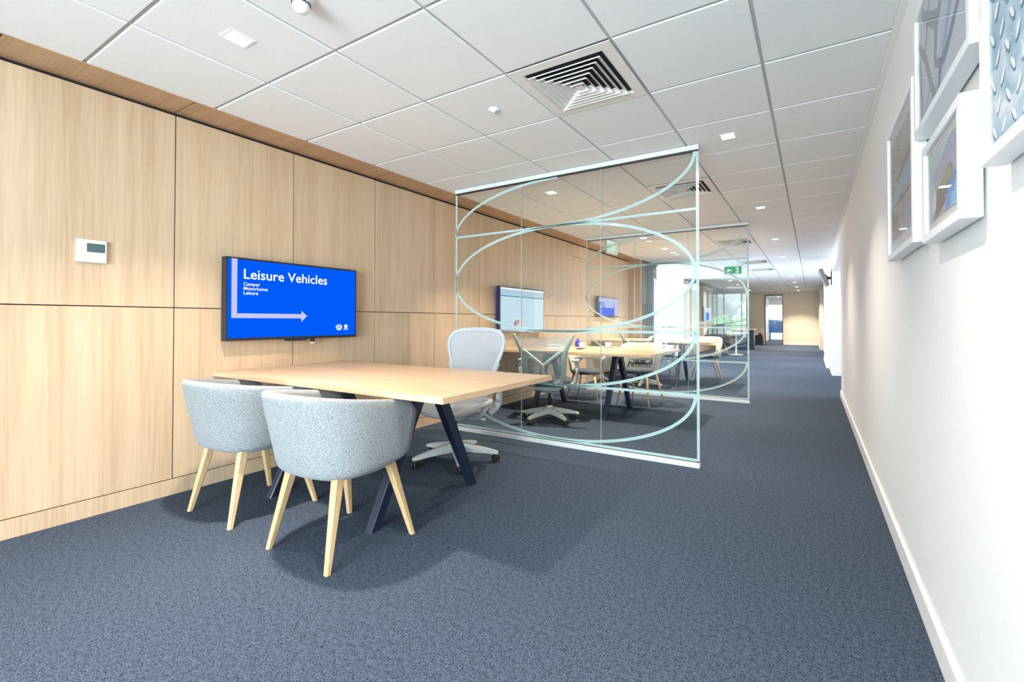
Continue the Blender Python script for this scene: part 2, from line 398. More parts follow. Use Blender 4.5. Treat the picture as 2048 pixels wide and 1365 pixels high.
# ---- right wall with picture frames, doorway-high opening, further stretch with pilasters
struct(box('wall_right', (XR, -3.1, 0), (XR+0.14, 7.88, ZC+0.02), 'wallpaint'), 'long white wall hung with framed pictures')
struct(box('wall_right_header', (XR, 7.88, 2.10), (XR+0.14, 10.9, ZC+0.02), 'wallpaint'), 'white header over the side opening')
struct(box('wall_right_far', (0.345, 10.9, 0), (1.2, YB, ZC+0.02), 'wallpaint'), 'further white wall beyond the side opening')
struct(box('wall_pilaster', (0.285, 12.5, 0), (0.345, 15.3, ZC+0.01), 'wallpaint'), 'shallow white pilaster on the further wall')
struct(box('wall_pilaster_far', (0.25, 20.4, 0), (0.345, YB, ZC+0.01), 'cream'), 'shallow cream pilaster beside the end wall')
struct(box('wall_side_room', (4.0, 7.0, 0), (4.1, 12.0, ZC+0.02), 'wallpaint'), 'white wall of the side room')
struct(box('wall_side_room_near', (XR+0.14, 7.0, 0), (4.0, 7.1, ZC+0.02), 'wallpaint'), 'near wall of the side room')
struct(box('wall_side_room_far', (1.2, 10.9, 0), (4.0, 11.0, ZC+0.02), 'wallpaint'), 'far wall of the side room')
def skirt(name, a, b):
    return struct(box(name, a, b, 'skirting', None, 0.004, 2))
skirt('baseboard_right', (XR-0.014, -3.0, 0), (XR, 7.894, 0.098))
skirt('baseboard_right_far', (0.331, 10.886, 0), (1.2, 10.9, 0.098))
skirt('baseboard_right_far_side', (0.331, 10.9, 0), (0.345, 12.486, 0.098))
skirt('baseboard_pilaster', (0.271, 12.486, 0), (0.285, 15.3, 0.098))
skirt('baseboard_pilaster_far', (0.236, 20.386, 0), (0.25, YB-0.014, 0.098))
# ---- end wall with doorway and an added window backing up the glass reflection
def wall_y(name, x0, x1, z0, z1, y, mat, label=None, t=0.14):
    return struct(box(name, (x0, y, z0), (x1, y+t, z1), mat), label)
wall_y('wall_back_right', -1.17, 0.5, 0, ZC+0.01, YB, 'cream', 'cream end wall of the corridor')
wall_y('wall_back_header', -1.93, -1.17, 2.33, ZC+0.01, YB, 'cream')
wall_y('wall_back_left', -2.72, -1.93, 0, ZC+0.01, YB, 'cream', 'cream end wall beside the glass door')
wall_y('wall_back_window_below', -4.6, -2.72, 0, 0.78, YB, 'cream')
wall_y('wall_back_window_above', -4.6, -2.72, 2.28, ZC+0.01, YB, 'cream')
wall_y('wall_back_far', -8.2, -4.6, 0, ZC+0.01, YB, 'cream')
skirt('baseboard_back', (-0.93, YB-0.014, 0), (0.25, YB, 0.11))
# corridor beyond the doorway
struct(box('wall_corridor_left', (-2.32, YB+0.14, 0), (-2.2, 30.4, ZC+0.01), 'wallpaint'))
struct(box('wall_corridor_right', (-1.0, YB+0.14, 0), (-0.88, 30.4, ZC+0.01), 'wallpaint'))
struct(box('wall_corridor_end', (-2.32, 30.3, 2.05), (-0.88, 30.45, ZC+0.01), 'wallpaint'))

def window(name, lo, hi, axis, mullions, fr=0.05, mat='alu', label=None, sill=None):
    """framed window; axis is the direction of its width ('x' or 'y'); lo/hi opening corners"""
    root = bpy.data.objects.new(name, None); COL.objects.link(root); struct(root, label)
    k = 0 if axis == 'x' else 1
    def B(nm, a, b, z0, z1, m, d=0.05):
        l = [0, 0, z0]; h = [0, 0, z1]; l[k], h[k] = a, b
        cst = (lo[1-k]+hi[1-k])/2; l[1-k], h[1-k] = cst-d/2, cst+d/2
        return box(nm, l, h, m, root)
    a0, a1, z0, z1 = lo[k], hi[k], lo[2], hi[2]
    B('window_frame', a0, a0+fr, z0, z1, mat); B('window_frame', a1-fr, a1, z0, z1, mat)
    B('window_frame', a0+fr, a1-fr, z0, z0+fr, mat); B('window_frame', a0+fr, a1-fr, z1-fr, z1, mat)
    step = (a1-a0)/mullions
    for i in range(1, mullions): B('mullion', a0+i*step-fr/2, a0+i*step+fr/2, z0+fr, z1-fr, mat)
    for i in range(mullions):
        p0 = a0+i*step+(fr if i == 0 else fr/2); p1 = a0+(i+1)*step-(fr if i == mullions-1 else fr/2)
        B('pane', p0, p1, z0+fr, z1-fr, 'glass', 0.006)
    return root
window('added_window_1', (-4.6, YB+0.07, 0.78), (-2.72, YB+0.07, 2.28), 'x', 2, label='added window with pale blind in the end wall')  # added, imitates the bright window reflected in the second partition
box('added_blind', (-4.52, YB-0.02, 1.36), (-2.80, YB-0.012, 2.26), 'blind')
tag(bpy.data.objects['added_blind'], 'pale roller blind drawn halfway down the added end wall window', 'blind')
window('window_2', (-8.1, 11.0, 0.25), (-8.1, 14.75, 2.3), 'y', 3, label='tall glazing of the far window bay')
struct(box('wall_bay_sill', (-8.2, 11.0, 0), (-8.05, 14.75, 0.25), 'wallpaint'))
struct(box('wall_bay_head', (-8.2, 11.0, 2.3), (-8.05, 14.75, ZC+0.01), 'wallpaint'))
# behind the camera: side glazing and rear window wall
struct(box('wall_rear_side', (XW-0.10, -4.45, 0), (XW-0.02, -2.6, ZC+0.02), 'grey_rib'), 'grey fabric wall behind the camera')
window('window_3', (XW-0.05, -7.5, 0.1), (XW-0.05, -4.45, 2.36), 'y', 3, label='full height side glazing')
struct(box('wall_rear_left', (-8.2, -7.75, 0), (-4.0, -7.6, ZC+0.02), 'wallpaint'))
window('window_4', (-4.0, -7.68, 0.35), (-1.86, -7.68, 2.32), 'x', 3, label='wide rear window onto the garden')
struct(box('wall_rear_sill', (-4.0, -7.75, 0), (-1.80, -7.6, 0.35), 'wallpaint'))
struct(box('wall_rear_head', (-4.0, -7.75, 2.32), (-1.80, -7.6, ZC+0.02), 'wallpaint'))
struct(box('wall_rear_return', (-1.86, -7.6, 0), (-1.76, -3.0, ZC+0.02), 'wallpaint'))
window('added_window_5', (-1.76, -3.05, 0.08), (XR, -3.05, 2.38), 'x', 3, label='added full height glazing behind the camera')  # unseen, put here so its bright daylight stays out of the partition reflections
# glazed door in the end wall
door = struct(bpy.data.objects.new('door_1', None), 'glass door in a slim black frame at the corridor end'); COL.objects.link(door)
for nm, lo, hi in (('door_frame', (-1.93, YB-0.02, 0), (-1.90, YB+0.10, 2.33)), ('door_frame', (-1.20, YB-0.02, 0), (-1.17, YB+0.10, 2.33)),
                   ('door_frame', (-1.90, YB-0.02, 2.30), (-1.20, YB+0.10, 2.33))):
    box(nm, lo, hi, 'black', door)
box('pane', (-1.90, YB+0.03, 0.01), (-1.20, YB+0.04, 2.30), 'glass', door)
struct(box('trim_2', (-1.17, YB-0.03, 0), (-0.93, YB, ZC), 'cream'), 'cream upright beside the glass door')

# ================================================================== glass partitions with frosted film
def ribbon(bm, pts, w, y, t=0.0012):
    """flat band of film in the x-z plane at depth y"""
    pts = [Vector((p[0], p[1])) for p in pts]; L_ = []
    for i, p in enumerate(pts):
        t_ = (pts[min(i+1, len(pts)-1)]-pts[max(i-1, 0)]).normalized(); n = Vector((-t_.y, t_.x))*w/2
        L_.append((p+n, p-n))
    V = [[bm.verts.new((a.x, y+d, a.y)) for a in pr for d in (-t/2, t/2)] for pr in L_]
    for i in range(len(V)-1):
        a, b = V[i], V[i+1]
        for q in ((0, 1, 3, 2),):
            pass
        bm.faces.new((a[0], b[0], b[2], a[2])); bm.faces.new((a[1], a[3], b[3], b[1]))
        bm.faces.new((a[0], a[1], b[1], b[0])); bm.faces.new((a[2], b[2], b[3], a[3]))
def partition(Y, label):
    root = thing('glass_partition', label, 'partition', (-1.915, Y, 0), 0, 'floor to ceiling glass partitions between the meeting bays')
    hx = 1.19; zt = ZC-0.004
    box('floor_channel', (-hx, -0.02, 0), (hx, 0.02, 0.040), 'white_metal', root, 0.002)
    box('head_channel', (-hx, -0.02, zt-0.038), (hx, 0.02, zt), 'white_metal', root, 0.002)
    box('head_gasket', (-hx+0.002, -0.013, zt-0.048), (hx-0.002, 0.013, zt-0.038), 'black', root)
    box('floor_gasket', (-hx+0.002, -0.010, 0.040), (hx-0.002, 0.010, 0.044), 'black', root)
    w = 2*hx/3
    for i in range(3):
        p = box('pane', (-hx+i*w+0.0022, -0.005, 0.042), (-hx+(i+1)*w-0.0022, 0.005, zt-0.040), 'glass', root)
        if i: box('joint_strip', (-hx+i*w-0.0018, -0.005, 0.042), (-hx+i*w+0.0018, 0.005, zt-0.040), 'glass_edge', root)
    film = bmesh.new(); yF = -0.0068; fw = 0.024
    def ell(zc, a0, a1, rx=1.175, rz=0.468, n=40, x0=-0.015):
        return [(x0+rx*math.cos(a0+(a1-a0)*k/n), zc+rz*math.sin(a0+(a1-a0)*k/n)) for k in range(n+1)]
    pi = math.pi
    bands = [ell(1.475, 0, 2*pi, n=72), ell(1.005, pi, 2*pi), ell(0.532, pi, 2*pi), ell(1.945, pi/2, pi, rz=0.43), ell(2.375, 1.5*pi, 2*pi, rz=0.43),
             [(-hx+0.02, 1.942), (hx-0.02, 1.942)], [(-hx+0.02, 1.008), (hx-0.02, 1.008)], [(-hx+0.02, 0.540), (hx-0.02, 0.540)],
             [(-hx+0.010, 0.05), (-hx+0.010, zt-0.05)], [(hx-0.010, 0.05), (hx-0.010, zt-0.05)], [(-hx+0.02, 0.056), (hx-0.02, 0.056)]]
    for q in bands: ribbon(film, q, fw if len(q) > 2 else 0.020, yF)
    f = link('frosted_film', bm_mesh(film, 'frosted_film'), 'film', root); f['label'] = 'pale mint frosted film of ellipses and straight lines'
    return root
partition(3.54, 'glass partition with mint ellipse film between the first and second oak tables')
partition(6.66, 'glass partition with mint ellipse film between the second and third oak tables')

# ================================================================== ceiling fittings
def make_vent():
    root = thing('ceiling_vent', 'square four way louvred air diffuser filling a ceiling tile', 'vent', (0, 0, 0), 0, 'four way ceiling diffusers in one row')
    def sq_ring(bm, r0, z0, r1, z1, t=0.0015):
        a = [(-1, -1), (1, -1), (1, 1), (-1, 1)]
        V = [[bm.verts.new((sx*r, sy*r, z)) for sx, sy in a] for r, z in ((r0, z0), (r1, z1), (r1, z1+t), (r0, z0+t))]
        for q in range(4):
            A, B = V[q], V[(q+1) % 4]
            for k in range(4): bm.faces.new((A[k], A[(k+1) % 4], B[(k+1) % 4], B[k]))
    bm = bmesh.new(); a = [(-1, -1), (1, -1), (1, 1), (-1, 1)]
    sq_ring(bm, 0.296, -0.004, 0.238, -0.004, 0.004); sq_ring(bm, 0.238, -0.004, 0.226, 0.006, 0.002)
    link('diffuser_frame', bm_mesh(bm), 'vent', root)
    bm = bmesh.new()
    V = [bm.verts.new((sx*0.230, sy*0.230, 0.0076)) for sx, sy in a]; bm.faces.new(V)
    link('duct_backing', bm_mesh(bm), 'dark', root)
    for i in range(6):
        r = 0.212-i*0.034
        bm = bmesh.new(); zl = -0.010-0.0022*i; sq_ring(bm, r, zl, r-0.0265, 0.0055, 0.0016); sq_ring(bm, r, zl-0.0045, r-0.0012, zl+0.0004, 0.0006)
        link('louvre', bm_mesh(bm), 'vent', root)
    bm = bmesh.new()
    V = [bm.verts.new((sx*0.020, sy*0.020, -0.020)) for sx, sy in a]; bm.faces.new(V)
    bm2 = [bm.verts.new((sx*0.004, sy*0.004, 0.002)) for sx, sy in a]
    for k in range(4): bm.faces.new((V[k], V[(k+1) % 4], bm2[(k+1) % 4], bm2[k]))
    link('centre_cone', bm_mesh(bm), 'vent', root)
    return root
vent0 = make_vent()
for n, j in enumerate(VENT_ROWS):
    loc = ((GX[3]+GX[4])/2, ROW0+0.6*(j+0.5), ZC)
    lab = ['square louvred air diffuser in front of the first glass partition', 'square louvred air diffuser between the two glass partitions'][n] if n < 2 else 'square louvred air diffuser beyond the second glass partition'
    if n == 0: vent0.location = loc; vent0['label'] = lab
    else: copy_tree(vent0, loc, label=lab)
def make_downlight():
    root = thing('downlight', 'small square recessed LED downlight glowing in the white ceiling', 'downlight', (0, 0, 0), 0, 'square recessed downlights')
    bm = bmesh.new(); a = [(-1, -1), (1, -1), (1, 1), (-1, 1)]
    V = [[bm.verts.new((sx*r, sy*r, z)) for sx, sy in a] for r, z in ((0.055, 0), (0.055, -0.003), (0.044, -0.003), (0.042, -0.0015))]
    for i in range(3):
        for k in range(4): bm.faces.new((V[i][k], V[i][(k+1) % 4], V[i+1][(k+1) % 4], V[i+1][k]))
    link('trim_ring', bm_mesh(bm), 'white', root)
    bm = bmesh.new(); bm.faces.new([bm.verts.new((sx*0.043, sy*0.043, -0.0012)) for sx, sy in a])
    link('led_lens', bm_mesh(bm), 'led', root)
    return root
dl0 = make_downlight()
def downlight_label(x, y):
    if y < 0: return 'square recessed downlight behind the camera'
    if y > 24: return 'added square recessed downlight beyond the glass door'
    if x > -1:
        if y < 3: return 'square recessed downlight over the corridor beside the near table'
        if y < 4: return 'square recessed downlight just right of the first partition head'
        if y < 6: return 'square recessed downlight over the corridor just before the second partition'
        return 'square recessed downlight over the corridor beyond the second partition'
    if y < 3: return 'square recessed downlight above the grey tub chairs'
    if y < 6.6: return 'square recessed downlight above the second table'
    return 'square recessed downlight beyond the second glass partition on the oak wall side'
DLX = (-2.313, -0.513)
spots = [(DLX[0], y) for y in (-1.3, 1.1013, 4.1013, 5.9013, 7.1013, 8.3013, 8.9013, 10.7013, 16.1, 17.9, 21.5)] + [(DLX[1], 1.1013+2.4*k) for k in range(-1, 10)] + [(-1.6, 25.7), (-1.6, 28.1)]  # last pair added to brighten the corridor behind the door
for n, (x, y) in enumerate(spots):
    loc = (x, y, ZC-0.0002)
    lab = downlight_label(x, y)
    if n == 0: dl0.location = loc; dl0['label'] = lab
    else: copy_tree(dl0, loc, label=lab)
    d = bpy.data.lights.new('downlight_lamp', 'AREA'); d.shape = 'SQUARE'; d.size = 0.075; d.energy = DL_POWER*((0.5 if y < 12 else (1.0 if y < 18 else 1.9)) if x > -1 else 1.0); d.color = WARM; d.spread = R(105)
    o = bpy.data.objects.new('downlight_lamp', d); COL.objects.link(o); o.location = (x, y, ZC-0.008)
o = lathe('smoke_sensor', [(0.034, 0), (0.034, -0.006), (0.026, -0.010), (0.012, -0.012), (0.011, -0.019), (0.004, -0.020)], 'white')
o.location = (-1.71, 2.30, ZC); tag(o, 'tiny round white sensor beside the nearest air diffuser', 'sensor')
r = thing('security_sensor', 'white dome sensor at the edge of the ceiling near the oak panels', 'sensor', (-1.79, 1.09, ZC))
lathe('mount', [(0.050, 0), (0.050, -0.014), (0.040, -0.018)], 'white', r)
lathe('sensor_head', [(0.030, -0.018), (0.034, -0.030), (0.032, -0.050), (0.024, -0.062), (0.010, -0.068)], 'white', r)
tube('sensor_band', [(0.034*math.cos(t), 0.034*math.sin(t), -0.034) for t in [2*math.pi*k/20 for k in range(20)]], 0.003, 'black', r, closed=True, n=6)

def exit_sign(label, loc, rz, w=0.34, h=0.18, face='exit_green', mark='exit_white'):
    """white box sign; face looks along local -y"""
    root = thing('exit_sign', label, 'exit sign', loc, rz)
    box('housing', (-w/2, -0.02, -h), (w/2, 0.02, 0), 'white', root, 0.004, 2)
    box('sign_face', (-w/2+0.012, -0.0225, -h+0.016), (w/2-0.012, -0.0203, -0.012), face, root)
    # door, running figure and arrow
    def flat(name, pts): return prism(name, [(x*h, (z-0.5)*h) for x, z in pts], 'y', -0.0245, -0.0228, mark, root)
    flat('door_symbol', [(0.30, -0.32), (0.62, -0.32), (0.62, 0.36), (0.30, 0.36)])
    bm = bmesh.new()
    def limb(a, b, w_): add_bar(bm, (a[0]*h, -0.0262, (a[1]-0.5)*h), (b[0]*h, -0.0262, (b[1]-0.5)*h), w_*h, 0.001, xdir=Vector((0.3, 0, 0.9)))
    limb((0.40, 0.16), (0.33, -0.08), 0.11); limb((0.35, -0.06), (0.48, -0.18), 0.08); limb((0.34, -0.06), (0.22, -0.24), 0.08); limb((0.40, 0.12), (0.52, 0.02), 0.06); limb((0.40, 0.12), (0.27, 0.06), 0.06)
    v = [bm.verts.new(((0.44+0.06*math.cos(t))*h, -0.0264, (0.25+0.06*math.sin(t)-0.5)*h)) for t in [2*math.pi*k/12 for k in range(12)]]; bm.faces.new(v)
    link('running_figure', bm_mesh(bm), face, root)
    flat('arrow_symbol', [(-0.72, 0.0), (-0.45, 0.24), (-0.45, 0.09), (-0.14, 0.09), (-0.14, -0.09), (-0.45, -0.09), (-0.45, -0.24)])
    return root
exit_sign('green exit sign with running figure hung over the corridor', (-1.62, 11.7, ZC-0.015), 0, 0.40, 0.20)
exit_sign('pale exit sign box hung beside the second glass partition', (-2.83, 7.02, ZC-0.012), R(80), 0.34, 0.22, 'exit_white', 'exit_pale')

# strip panels behind the camera (seen reflected in the glass)
for i, x in enumerate((-2.6,)):
    root = thing('ceiling_light_panel', 'long flush light panel in the ceiling behind the camera', 'light', (x, -6.0, ZC), 0, 'flush light panels by the rear window')
    box('panel_frame', (-0.31, -0.62, -0.006), (0.31, 0.62, 0.0), 'white', root)
    box('diffuser', (-0.28, -0.59, -0.009), (0.28, 0.59, -0.006), 'panel_led', root)

# ================================================================== screens
def tv(label, y0, y1, z0, z1, kind, group='wall screens above the meeting tables'):
    """screen on the oak wall; local x runs along the wall (+y world), local -y is out of the wall"""
    yc = (y0+y1)/2; w = y1-y0; h = z1-z0
    root = thing('wall_screen', label, 'screen', (XW, yc, z0), R(90), group)
    # local frame rotated 90deg: local x -> world y, local -y -> world +x
    box('wall_bracket', (-0.22, -0.030, h*0.25), (0.22, -0.0005, h*0.75), 'black', root)
    box('casing', (-w/2, -0.085, 0), (w/2, -0.030, h), 'black', root, 0.004, 2)
    b = 0.014
    m = {'blue': 'screen_blue', 'light': 'screen_light', 'letters': 'screen_blue'}[kind]
    sc = box('display', (-w/2+b, -0.0868, b+0.006), (w/2-b, -0.0851, h-b), m, root)
    F = -0.0868
    def flat(name, pts, mat, d=0.0004): return prism(name, pts, 'y', F-d, F-d+0.0003, mat, sc)
    if kind == 'blue':
        X0, Z1 = -w/2, h
        # lilac L-shaped arrow
        flat('arrow', [(-0.477, 0.565), (-0.441, 0.565), (-0.441, 0.190), (0.018, 0.190), (0.018, 0.216), (0.066, 0.175), (0.018, 0.130), (0.018, 0.157), (-0.477, 0.157)], 'print_lilac')
        def text(body, size, x, z, off=0.0):
            me = text_mesh(body, size, off); me.transform(Matrix.Rotation(R(90), 4, 'X'))
            me.transform(Matrix.Translation((x, F-0.0006, z))); o = link('lettering', me, 'print_white', sc)
            return o
        text('Leisure Vehicles', 0.098, -0.405, 0.432, 0.0012)
        for k, s in enumerate(('Camper', 'Motorhome', 'Leisure')): text(s, 0.034, -0.402, 0.384-0.031*k, 0.0005)
        def oval(cx, cz, rx, rz, n=28): return [(cx+rx*math.cos(2*math.pi*k/n), cz+rz*math.sin(2*math.pi*k/n)) for k in range(n)]
        flat('logo', oval(0.345, 0.088, 0.030, 0.020), 'print_white'); flat('logo_ring', oval(0.345, 0.088, 0.022, 0.012), 'screen_blue', 0.0006)
        flat('logo_mark', [(0.330, 0.083), (0.360, 0.083), (0.360, 0.092), (0.330, 0.092)], 'print_white', 0.0008)
        flat('logo_base', [(0.318, 0.074), (0.330, 0.062), (0.345, 0.059), (0.360, 0.062), (0.372, 0.074), (0.360, 0.067), (0.345, 0.064), (0.330, 0.067)], 'print_white')
        flat('logo', oval(0.410, 0.092, 0.0165, 0.0165), 'print_white')
        flat('logo_mark', [(0.404, 0.083), (0.410, 0.094), (0.414, 0.091), (0.417, 0.097), (0.407, 0.102), (0.412, 0.096)], 'screen_blue', 0.0006)
        flat('logo_base', [(0.388, 0.064), (0.432, 0.066), (0.432, 0.073), (0.388, 0.071)], 'print_white')
    elif kind == 'light':
        flat('page_header', [(-w/2+b, h-0.115), (w/2-b, h-0.115), (w/2-b, h-b), (-w/2+b, h-b)], 'screen_top')
        flat('page_header', [(-w/2+b, h-0.022-b), (w/2-b, h-0.022-b), (w/2-b, h-b), (-w/2+b, h-b)], 'print_white', 0.0006)
        flat('page_line', [(-w/2+b, h-0.130), (w/2-b, h-0.130), (w/2-b, h-0.117), (-w/2+b, h-0.117)], 'screen_line', 0.0006)
        # a soft pink and white picture at the foot of the page
        flat('page_picture', [(-0.23, 0.03), (-0.23, 0.11), (-0.18, 0.15), (-0.12, 0.165), (-0.06, 0.15), (0.0, 0.13), (0.03, 0.11), (0.01, 0.085), (-0.03, 0.07), (-0.03, 0.03)], 'print_pale', 0.0006)
        flat('page_picture', [(-0.24, 0.085), (-0.215, 0.135), (-0.16, 0.155), (-0.10, 0.145), (-0.12, 0.10), (-0.16, 0.075), (-0.19, 0.03), (-0.22, 0.03)], 'print_pink', 0.0008)
        flat('page_picture', [(-0.245, 0.07), (-0.225, 0.12), (-0.205, 0.125), (-0.225, 0.08)], 'print_brown', 0.001)
    else:
        flat('page_band', [(-w/2+b, h-0.10), (w/2-b, h-0.10), (w/2-b, h-b), (-w/2+b, h-b)], 'print_lilac')
        for k in range(8):
            x = -w/2+0.06+k*0.088
            flat('letter_block', [(x, h-0.20), (x+0.030, h-0.20), (x+0.060, h-0.10), (x+0.030, h-0.10)] if k < 3 else [(x, h-0.20), (x+0.050, h-0.20), (x+0.050, h-0.10), (x, h-0.10)], 'print_white', 0.0006)
        flat('page_band', [(w/2-0.22, b+0.006), (w/2-b, b+0.006), (w/2-b, h-b), (w/2-0.22, h-b)], 'print_lilac', 0.0005)
    box('sensor_bar', (-0.09, -0.082, -0.014), (0.07, -0.045, 0.0), 'black', root)
    dn = box('cable_plug', (0.115, -0.072, -0.028), (0.138, -0.050, 0.0), 'black', root); box('plug_tip', (0.118, -0.070, -0.038), (0.135, -0.052, -0.028), 'white', dn)
    return root
tv('blue wall screen reading Leisure Vehicles with a lilac arrow', 1.550, 2.578, 0.960, 1.536, 'blue')
tv('pale wall screen showing a web page with a pink picture', 4.69, 5.79, 0.962, 1.545, 'light')
tv('small blue wall screen with a row of white letters behind the second partition', 7.80, 8.79, 1.18, 1.556, 'letters')
tv('distant blue wall screen on the second oak wall', 17.5, 18.6, 1.10, 1.62, 'letters')

# thermostat
r = thing('thermostat', 'white wall controller with grey display on the oak panel', 'thermostat', (XW, 0.905, 1.424), R(90))
box('case', (-0.062, -0.020, 0), (0.062, -0.0005, 0.126), 'white', r, 0.003, 2)
box('flap', (-0.036, -0.0225, 0.004), (0.058, -0.020, 0.052), 'white', r, 0.001)
d = box('display', (-0.022, -0.0228, 0.058), (0.052, -0.0195, 0.106), 'black', r); box('lcd', (-0.020, -0.0236, 0.060), (0.050, -0.0229, 0.104), 'lcd', d)
for k in range(3): box('button', (-0.054, -0.0212, 0.012+0.016*k), (-0.043, -0.020, 0.018+0.016*k), 'white_metal', r)

# ================================================================== furniture
def make_table(label, loc, Lx, Ly, group='oak meeting tables along the panelled wall', chamfer=0.0):
    """table end touches the oak wall; origin at wall/near corner on the floor"""
    root = thing('meeting_table', label, 'table', loc, 0, group)
    box('table_top', (0.001, 0, 0.725), (Lx, Ly, 0.755), 'oak_table', root, 0.0012)
    bm = bmesh.new(); add_box(bm, (Lx/2, Ly/2, 0.70), (Lx-0.9, 0.07, 0.045)); link('under_beam', bm_mesh(bm), 'navy', root)
    for xx in (0.575, 1.50):
        bm = bmesh.new()
        add_box(bm, (xx, Ly/2, 0.690), (0.075, 0.20, 0.065), 0.006)
        link('leg_hub', bm_mesh(bm), 'navy', root)
        for s in (-1, 1):
            bm = bmesh.new(); add_foot_bar(bm, (xx, Ly/2+s*0.065, 0.69), (xx, Ly/2+s*0.405, 0.0), 0.058, 0.085, 0.050, 0.060)
            bmesh.ops.bevel(bm, geom=[e for e in bm.edges if abs(e.verts[0].co.z-e.verts[1].co.z) > 0.3], offset=0.005, segments=1, affect='EDGES')
            link('leg', bm_mesh(bm), 'navy', root)
    return root
make_table('oak topped table on navy trestle legs below the Leisure Vehicles screen', (XW, 1.517, 0), 2.07, 0.985)
make_table('oak topped table with cup and blue bottle behind the first glass partition', (XW, 4.52, 0), 2.08, 1.18)
make_table('oak topped table behind the second glass partition', (XW, 7.64, 0), 2.08, 1.10)

# ---- tub chair
def tub_shell(a0=0.283, a1=0.322, b0=0.250, b1=0.332, yf0=0.192, yf1=0.212, z0=0.385, zb=0.772, zf=0.700, th=0.048, nt=44, e=2.7):
    def plan(s, h):
        """s in [-1,1] around the U; returns outer point and unit outward normal"""
        a = a0+(a1-a0)*h; b = b0+(b1-b0)*h; yf = yf0+(yf1-yf0)*h
        def pt(s):
            k = 0.30            # share of the length used by each straight arm
            if abs(s) > 1-k:
                t = (abs(s)-(1-k))/k; return Vector((math.copysign(a*(1-0.05*t*t), s), yf*t))
            th_ = (s/(1-k))*math.pi/2
            c, sn = math.cos(th_), math.sin(th_)
            return Vector((a*math.copysign(abs(sn)**(2/e), sn), -b*abs(c)**(2/e)))
        p = pt(s); q = pt(min(1, s+1e-3))-pt(max(-1, s-1e-3)); q.normalize()
        n = Vector((q.y, -q.x)); return p, n
    V = []; rings = []
    for i in range(nt+1):
        s = -1+2*i/nt; 
        p1, _ = plan(s, 1.0); u = (p1.y+b1)/(yf1+b1)
        zt = zb+(zf-zb)*u
        d = max(0.0, (abs(s)-0.86)/0.14); zt -= 0.050*(1-math.sqrt(max(0, 1-d*d)))
        zlo = z0+0.026*max(0, u)**1.5+0.020*(1-math.sqrt(max(0, 1-d*d)))
        thick = th
        prof = []
        for h, inset in ((0.0, 0.034), (0.015, 0.012), (0.05, 0.003), (0.14, 0.0), (0.35, 0.0), (0.6, 0.0), (0.82, 0.0), (0.93, 0.001)):
            prof.append((h, inset))
        prof += [(0.98, 0.006), (1.0, 0.016), (1.0, thick-0.016), (0.98, thick-0.006), (0.93, thick), (0.7, thick), (0.4, thick), (0.15, thick), (0.0, thick)]
        ring = []
        for h, ins in prof:
            p, n = plan(s, h); q = p-n*ins; ring.append(len(V)); V.append((q.x, q.y, zlo+(zt-zlo)*h))
        rings.append(ring)
    F = []
    m = len(rings[0])
    for i in range(nt):
        for k in range(m): F.append((rings[i][k], rings[i][(k+1) % m], rings[i+1][(k+1) % m], rings[i+1][k]))
    F.append(tuple(rings[0])); F.append(tuple(rings[-1][::-1]))
    return pyd(V, F, 'tub_shell')
def superell(a, b, n=32, e=2.8, c=(0, 0)):
    out = []
    for k in range(n):
        t = 2*math.pi*k/n; co, si = math.cos(t), math.sin(t)
        out.append((c[0]+math.copysign(a*abs(co)**(2/e), co), c[1]+math.copysign(b*abs(si)**(2/e), si)))
    return out
def pad_mesh(a, b, layers, e=2.8, c=(0, 0)):
    """stack of super-ellipse layers: (scale_inset, z)"""
    V = []; F = []; n = 32
    for ins, z in layers: V += [(x, y, z) for x, y in superell(a-ins, b-ins, n, e, c)]
    for i in range(len(layers)-1):
        for k in range(n): F.append((i*n+k, i*n+(k+1) % n, (i+1)*n+(k+1) % n, (i+1)*n+k))
    F.append(tuple(range(n))[::-1]); F.append(tuple(range((len(layers)-1)*n, len(layers)*n)))
    return pyd(V, F, 'pad')
SHELL = tub_shell()
def make_tub(label, loc, rz, shell_mat='grey_fab', seat_mat='grey_fab', group='tub chairs with oak legs', shell=None):
    root = thing('tub_chair', label, 'chair', loc, rz, group)
    link('tub_shell', (shell or SHELL).copy(), shell_mat, root, True)
    link('seat_pan', pad_mesh(0.232, 0.200, [(0.012, 0.372), (0.0, 0.380), (0.0, 0.405)], c=(0, -0.01)), shell_mat, root)
    link('seat_cushion', pad_mesh(0.226, 0.220, [(0.010, 0.404), (0, 0.416), (0, 0.440), (0.010, 0.455), (0.04, 0.462)], c=(0, 0.02)), seat_mat, root, True)
    for sx, sy, fx, fy in ((-1, -1, 0.226, 0.232), (1, -1, 0.226, 0.232), (1, 1, 0.250, 0.232), (-1, 1, 0.250, 0.232)):
        bm = bmesh.new(); add_foot_bar(bm, (sx*0.175, sy*0.145, 0.392), (sx*fx, sy*fy, 0.0), 0.044, 0.044, 0.024, 0.024)
        bmesh.ops.bevel(bm, geom=[e for e in bm.edges if abs(e.verts[0].co.z-e.verts[1].co.z) > 0.2], offset=0.004, segments=1, affect='EDGES')
        link('leg', bm_mesh(bm), 'oak_leg', root)
    bm = bmesh.new()
    add_bar(bm, (-0.17, -0.145, 0.365), (0.17, 0.145, 0.365), 0.03, 0.02); add_bar(bm, (0.17, -0.145, 0.365), (-0.17, 0.145, 0.365), 0.03, 0.02)
    link('leg_frame', bm_mesh(bm), 'oak_leg', root)
    return root
make_tub('grey wool tub chair on oak legs nearer the oak wall, tucked under the first table', (-2.865, 1.470, 0), 0)
make_tub('grey wool tub chair on oak legs at the open end of the first table', (-2.030, 1.463, 0), 0)

